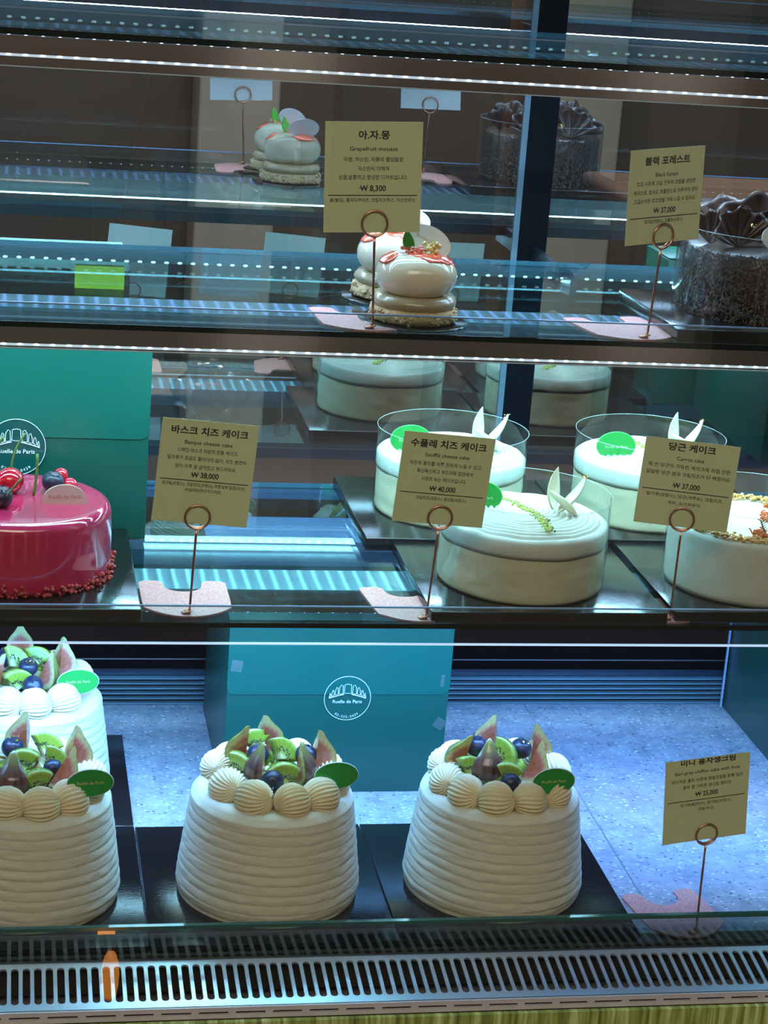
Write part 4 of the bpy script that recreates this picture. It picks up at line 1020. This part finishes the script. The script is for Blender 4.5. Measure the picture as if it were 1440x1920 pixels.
# ---- grapefruit mousses
M_mou = mat('white_mousse_glaze', (0.80, 0.70, 0.50), 0.16, coat=0.6)
M_mou2 = mat('speckled_mousse_base', (0.50, 0.42, 0.26), 0.25, coat=0.5, noise_c=(0.28, 0.21, 0.11), nscale=420)
M_bis = mat('nut_biscuit', (0.50, 0.36, 0.17), 0.8, noise_c=(0.70, 0.56, 0.34), nscale=130, bump=0.9, bscale=220)
M_jel = mat('grapefruit_jelly', (0.85, 0.13, 0.055), 0.12, coat=1)
def mousse(cx, cyy, z0, seed, label, front=True):
    rng = random.Random(seed)
    root = empty('mousse_dessert', (cx, cyy, z0)); tag(root, label, 'dessert', 'small white mousses on the middle shelf')
    def f(t, r, z): return r*(1+.02*noise.noise((cos(t)*2+seed, sin(t)*2, z*40))), z
    bm = bmesh.new(); lathe_bm(bm, [(.0300, 0), (.0320, .002), (.0325, .006), (.0315, .0095), (.029, .0105)], 72, lambda t, r, z: (r*(1+.09*noise.noise((cos(t)*9+seed, sin(t)*9, z*400))), z*(1+.12*noise.noise((cos(t)*6, sin(t)*6+seed, 2)))))
    for k in range(170):
        a = rng.random()*2*pi; q = .0318+rng.uniform(-.0006, .0006); ico(bm, (q*cos(a), q*sin(a), rng.uniform(.001, .0098)), rng.uniform(.0008, .0019), 1)
    bm_obj('biscuit_base', bm, M_bis, root, True)
    bm = bmesh.new(); pr = [(.027, .0098)]+[(.0285+.0032*sin(pi*i/12), .0105+.0095*i/12) for i in range(13)]
    lathe_bm(bm, pr, 72, f); bm_obj('mousse_ring', bm, M_mou2, root, True)
    bm = bmesh.new(); pr = []
    for i in range(27):
        a = -pi/2*0.72+(pi/2*0.72+pi/2)*i/26; pr.append((.0008+0.0298*max(cos(a), 0)**0.58 if i < 26 else .0008, .0340+.0165*sin(a)))
    lathe_bm(bm, pr, 84, f); bm_obj('mousse_dome', bm, M_mou, root, True)
    # jelly patches: skin-tight caps on the dome
    for k, (a0, p0, sz) in enumerate(((-62, 24, .0095), (-30, 30, .0105), (-12, 50, .007), (190, 38, .010), (60, 25, .012), (-90, 8, .010))):
        bm = bmesh.new(); A, Pp = R(a0), R(p0)
        c = Vector((.0306*sin(Pp)**.58*cos(A), .0306*sin(Pp)**.58*sin(A), .0340+.0165*cos(Pp)))
        nrm = Vector((cos(A)*sin(Pp)**1.5, sin(A)*sin(Pp)**1.5, cos(Pp))).normalized()
        q = nrm.to_track_quat('Z', 'Y').to_matrix().to_4x4()
        vs_ = ico(bm, (0, 0, 0), sz, 3, (1, .72, .16))
        for v in vs_: v.co *= 1+.22*noise.noise((v.co.x*220+k, v.co.y*220, seed))
        bmesh.ops.transform(bm, matrix=Matrix.Translation(c-nrm*.0006) @ q, verts=vs_)
        bm_obj('grapefruit_jelly', bm, M_jel, root, True)
    bm = bmesh.new()
    for k in range(30): ico(bm, (rng.gauss(-.002, .004), rng.gauss(-.004, .003), rng.random()*.005), rng.uniform(.0012, .0024), 1, (1, .6, .8))
    o = bm_obj('grapefruit_pulp', bm, mat('grapefruit_pulp', (0.85, 0.25, 0.16), 0.2, coat=.8), root, True); o.location = (-.001, 0, .0490)
    bm = bmesh.new(); n, m_ = 14, 5
    grid_bm(bm, lambda i, j: ((j/2-1)*.0045*sin(pi*(i/(n-1))**.8)+.004*(i/(n-1))*-1, -.002*(i/(n-1)), .019*(i/(n-1))+abs(j/2-1)*.001), n, m_)
    o = bm_obj('mint_leaf', bm, mat('green_leaf', (0.06, 0.34, 0.03), 0.35), root, True); o.location = (-.006, -.001, .0480)
    sm = o.modifiers.new('s', 'SOLIDIFY'); sm.thickness = 0.0005
    if front:
        bm = bmesh.new()
        for k in range(26): ico(bm, (rng.gauss(0, .0026), rng.gauss(0, .002), rng.random()*.009), rng.uniform(.0013, .0024), 1)
        o = bm_obj('honeycomb_piece', bm, mat('honeycomb', (0.75, 0.52, 0.08), 0.15, coat=1, noise_c=(.9, .75, .3), nscale=200), root, True); o.location = (.0095, -.004, .0490)
        gold_bits(o, (0, 0, .009), 14, .004, 3)
    plaque(root, 0.010 if front else -.002+.012, 0.008, .0575, -10, .0170, .0108, M_white, M_ink_r, 'Ruelle de Paris', .0036, -14, roll=24 if front else 0)
    d = empty('cake_disc', (cx, cyy, z0-.002)); 
    bm = bmesh.new(); lathe_bm(bm, [(.0402, 0), (.0410, .0004), (.0410, .0014), (.0400, .0018)], 80)
    bm_obj('card_disc', bm, M_board, d, True)
    bm = bmesh.new(); box_bm(bm, .036, .052, -.007, .007, .0002, .0014); bm_obj('pull_tab', bm, M_board, d)
    tag(d, 'black round card disc under the ' + ('front' if front else 'rear') + ' white mousse', 'cake disc', 'black discs under the mousses')
    d.rotation_euler.z = R(150 if front else 100)
    return root
mousse(0.1795, 0.0320, SH[2]+.0022, 1, 'front white mousse with red jelly and golden honeycomb')
mousse(0.1800, 0.1180, SH[2]+.0022, 2, 'rear white mousse, partly hidden behind the front one', False)

# ---- dark chocolate cake
M_choc = mat('dark_chocolate', (0.018, 0.009, 0.007), 0.36, coat=0.1, noise_c=(0.06, 0.03, 0.022), nscale=80)
M_shav = mat('chocolate_shaving', (0.045, 0.030, 0.024), 0.45, noise_c=(0.13, 0.10, 0.085), nscale=120)
def forest(cx, cyy, z0):
    rng = random.Random(6); r, H = 0.0660, 0.052
    root = empty('chocolate_cake', (cx, cyy, z0)); tag(root, 'dark chocolate cake with ruffled top and shaved sides at the right edge', 'cake')
    bm = bmesh.new(); lathe_bm(bm, [(r*.97, 0), (r*.97, H*.95), (r*.92, H), (r*.3, H+.002)], 96); bm_obj('cake_body', bm, M_choc, root, True)
    bm = bmesh.new()
    for k in range(4600):
        a = rng.random()*2*pi; z = rng.random()*H; q = r*.975+rng.random()*.0018
        c = Vector((q*cos(a), q*sin(a), z)); tdir = Vector((-sin(a), cos(a), 0)); th = rng.random()*pi
        d = (tdir*cos(th)+Vector((0, 0, 1))*sin(th)); p_ = d.cross(Vector((cos(a), sin(a), 0)))
        L_ = rng.uniform(.0016, .0070); w_ = rng.uniform(.0002, .00055); cv = Vector((cos(a), sin(a), 0))*rng.uniform(0, .0010)
        v = [bm.verts.new(x) for x in (c-d*L_/2-p_*w_, c+cv-p_*w_, c+d*L_/2-p_*w_, c+d*L_/2+p_*w_, c+cv+p_*w_, c-d*L_/2+p_*w_)]
        bm.faces.new((v[0], v[1], v[4], v[5])); bm.faces.new((v[1], v[2], v[3], v[4]))
    bm_obj('chocolate_shavings', bm, M_shav, root)
    # pleated chocolate fans
    def fan(x, y, rz, rad, lift, span, seed):
        bm = bmesh.new(); n, m_ = 90, 12
        def fn(off):
            def g(i, j):
                a = -span/2+span*i/(n-1); q = rad*(j/(m_-1)); u = j/(m_-1)
                pl = 0.0022*sin(a*17+seed)*u**1.3+.0012*noise.noise((a*6, u*3, seed))
                qq = q*(1+.06*sin(a*9+seed))
                return (qq*sin(a), -lift*0.35*rad*u**2+pl*.6+off, qq*cos(a)*(.75+.25*lift)+.0)
            return g
        a = grid_bm(bm, fn(0), n, m_); b = grid_bm(bm, fn(.0012), n, m_)
        for i in range(n-1): bm.faces.new((a[i][-1], a[i+1][-1], b[i+1][-1], b[i][-1]))
        bmesh.ops.recalc_face_normals(bm, faces=bm.faces)
        o = bm_obj('chocolate_fan', bm, M_choc, root, True); o.location = (x, y, H+.001); o.rotation_euler = (R(-25*lift), 0, R(rz)); return o
    fan(-0.030, -0.020, 18, 0.030, .9, R(150), 1)
    fan(-0.048, -0.006, -20, 0.020, 1.6, R(120), 2)
    fan(0.000, 0.010, -25, 0.044, .4, R(170), 3)
    fan(0.022, 0.024, 30, 0.042, .2, R(160), 4)
    fan(0.030, -0.012, -35, 0.036, .8, R(150), 5)
    fan(-0.020, 0.035, 160, 0.034, .6, R(150), 6)
    fan(0.02, 0.045, 200, 0.030, 1.0, R(150), 7)
    for (x, y) in ((-.006, .050), (.03, .030)): put('blueberry', BERRY, root, (x, y, H+.011), (R(-30), 0, 0))
    gold_bits(root, (-.026, -.036, H+.020), 10, .0020, 4); gold_bits(root, (.006, .053, H+.014), 10, .0030, 5)
    plaque(root, -0.0045, -0.046, H+.0125, 8, .0185, .0115, M_white, M_ink_r, 'Ruelle de Paris', .0040, -18, roll=6)
    collar(root, 0.0690, .0005, .0660)
    return root
forest(0.4650, 0.0720, SH[2]+0.010)

# ---- the note stuck on the rear door, and what stands behind the doors
o = box('sticky_note', -.0225, .0225, 0, .0004, -.0105, .0105, mat('lime_paper', (0.50, 0.68, 0.03), 0.6), None)
o.location = (-.0345, .4265, .4433); tag(o, 'lime green paper note stuck on the rear glass door', 'note')
bm = bmesh.new(); rng = random.Random(3)
for i in range(7):
    for q in range(3): box_bm(bm, -.018+q*.013, -.018+q*.013+rng.uniform(.006, .011), -.0003, -.0001, .0075-i*.0024, .0078-i*.0024)
bm_obj('handwriting', bm, mat('pale_pen', (0.25, 0.38, 0.02), 0.6), o)

def backbox(name, x, y, z, sx, sy, sz, c, label, cat, rough=.6, rz=0, group=None, metal=0):
    o = box(name, -sx/2, sx/2, -sy/2, sy/2, 0, sz, mat(name+'_'+label[:12], c, rough, metal=metal), None, min(sx, sy, sz)*.04)
    o.location = (x, y, z); o.rotation_euler.z = R(rz); tag(o, label, cat, group); return o
ctr = empty('work_counter', (0.3, 1.15, -0.90)); tag(ctr, 'dark work counter in the kitchen behind the rear glass doors', 'counter')
box('counter_top', -1.6, 1.6, -.45, .45, 1.02, 1.06, mat('counter_steel', (0.10, 0.11, 0.13), 0.35, metal=.7), ctr, .004)
box('counter_body', -1.58, 1.58, -.42, .43, 0, 1.02, M_wallb, ctr)
def wpost(x, y, z, wd, ht, lean, label):
    o = box('wooden_post', -wd/2, wd/2, -wd/2, wd/2, 0, ht, mat('kraft_wood', (0.30, 0.16, 0.07), 0.6, noise_c=(0.20, 0.10, 0.05), nscale=12), None, wd*.05)
    o.location = (x, y, z); o.rotation_euler = (0, R(lean), 0); tag(o, label, 'post', 'brown posts behind the rear doors')
wpost(-0.02, .90, .162, .036, .62, 10, 'slanting brown post behind the rear door, left one')
wpost(0.10, 1.05, .162, .040, .50, -2, 'upright brown post behind the rear door, beside the slanting one')
wpost(0.27, 1.20, .162, .050, .80, 1, 'brown post rising behind the mousse reflections')
wpost(0.58, 1.25, .162, .080, .80, 0, 'broad brown post behind the right-hand rear door')
backbox('coffee_machine', -.16, 1.30, .162, .30, .25, .26, (0.03, 0.03, 0.04), 'black coffee machine on the kitchen counter, far left', 'machine', .3)
backbox('storage_bin', .30, 1.42, .162, .26, .2, .22, (0.03, 0.07, 0.06), 'dark green storage bin on the kitchen counter', 'bin', .4)
backbox('kraft_box', .79, 1.10, .162, .30, .26, .30, (0.20, 0.13, 0.09), 'brown cardboard box on the kitchen counter, right of the door post', 'box', .7)
backbox('paper_stack', -.02, .80, .162, .22, .16, .10, (0.33, 0.38, 0.34), 'pale stack of paper sheets on the kitchen counter', 'paper')
# crumpled clear bag with something red in it
bm = bmesh.new(); vs_ = ico(bm, (0, 0, .035), .035, 4, (1.1, .5, 1))
for v in vs_: v.co += v.co.normalized()*.012*noise.noise(v.co*60)+Vector((0, 0, 1))*.004*noise.noise(v.co*150)
bag = bm_obj('plastic_bag', bm, glassmat('bag_plastic', (.80, .84, .86), .16, .12), None); bag.location = (.078, .475, .29); tag(bag, 'crumpled clear plastic bag with a red packet behind the rear door', 'bag')
bm = bmesh.new(); ico(bm, (0, 0, .030), .020, 3, (1, .5, .8)); bm_obj('red_packet', bm, mat('red_packet', (.6, .05, .07), .4), bag, True)

# ---- shop side: pillars and an added lantern, seen only as reflections
for x in (-1.35, -.45, 0.55, 1.6, 2.7):
    p = box('pale_pillar', -.12, .12, -.12, .12, 0, 3.5, M_pil, None, .01); p.location = (x, -3.85, -.90)
    tag(p, 'pale square pillar along the shop wall behind the viewer', 'pillar', 'pillars on the shop side')
area('kitchen_fill_light', (0.5, 1.7, 2.3), (R(-20), 0, 0), 1.2, .8, 70, (0.95, 0.85, 0.75))  # unseen lamp added to brighten the back room

lan = empty('floor_lantern', (0.056, -1.51, -0.87)); tag(lan, 'invented orange lantern on the shop floor, added for the orange reflection at the lower left', 'lantern')  # made-up lantern, stands in for an unidentified orange reflection
bm = bmesh.new(); lathe_bm(bm, [(.020, -.03), (.022, .005), (.018, .018), (.010, .022)], 32); bm_obj('lantern_base', bm, M_rose, lan, True)
bm = bmesh.new(); lathe_bm(bm, [(.010, .022), (.013, .04), (.014, .06), (.012, .08), (.007, .095)], 32); bm_obj('glowing_shade', bm, emis('orange_glow', (1.0, .34, .04), 5), lan, True)
bm = bmesh.new(); tube_bm(bm, [(.007*cos(pi*i/12), 0, .093+.012*sin(pi*i/12)) for i in range(13)], .0008, 6); bm_obj('lantern_handle', bm, M_rose, lan, True)
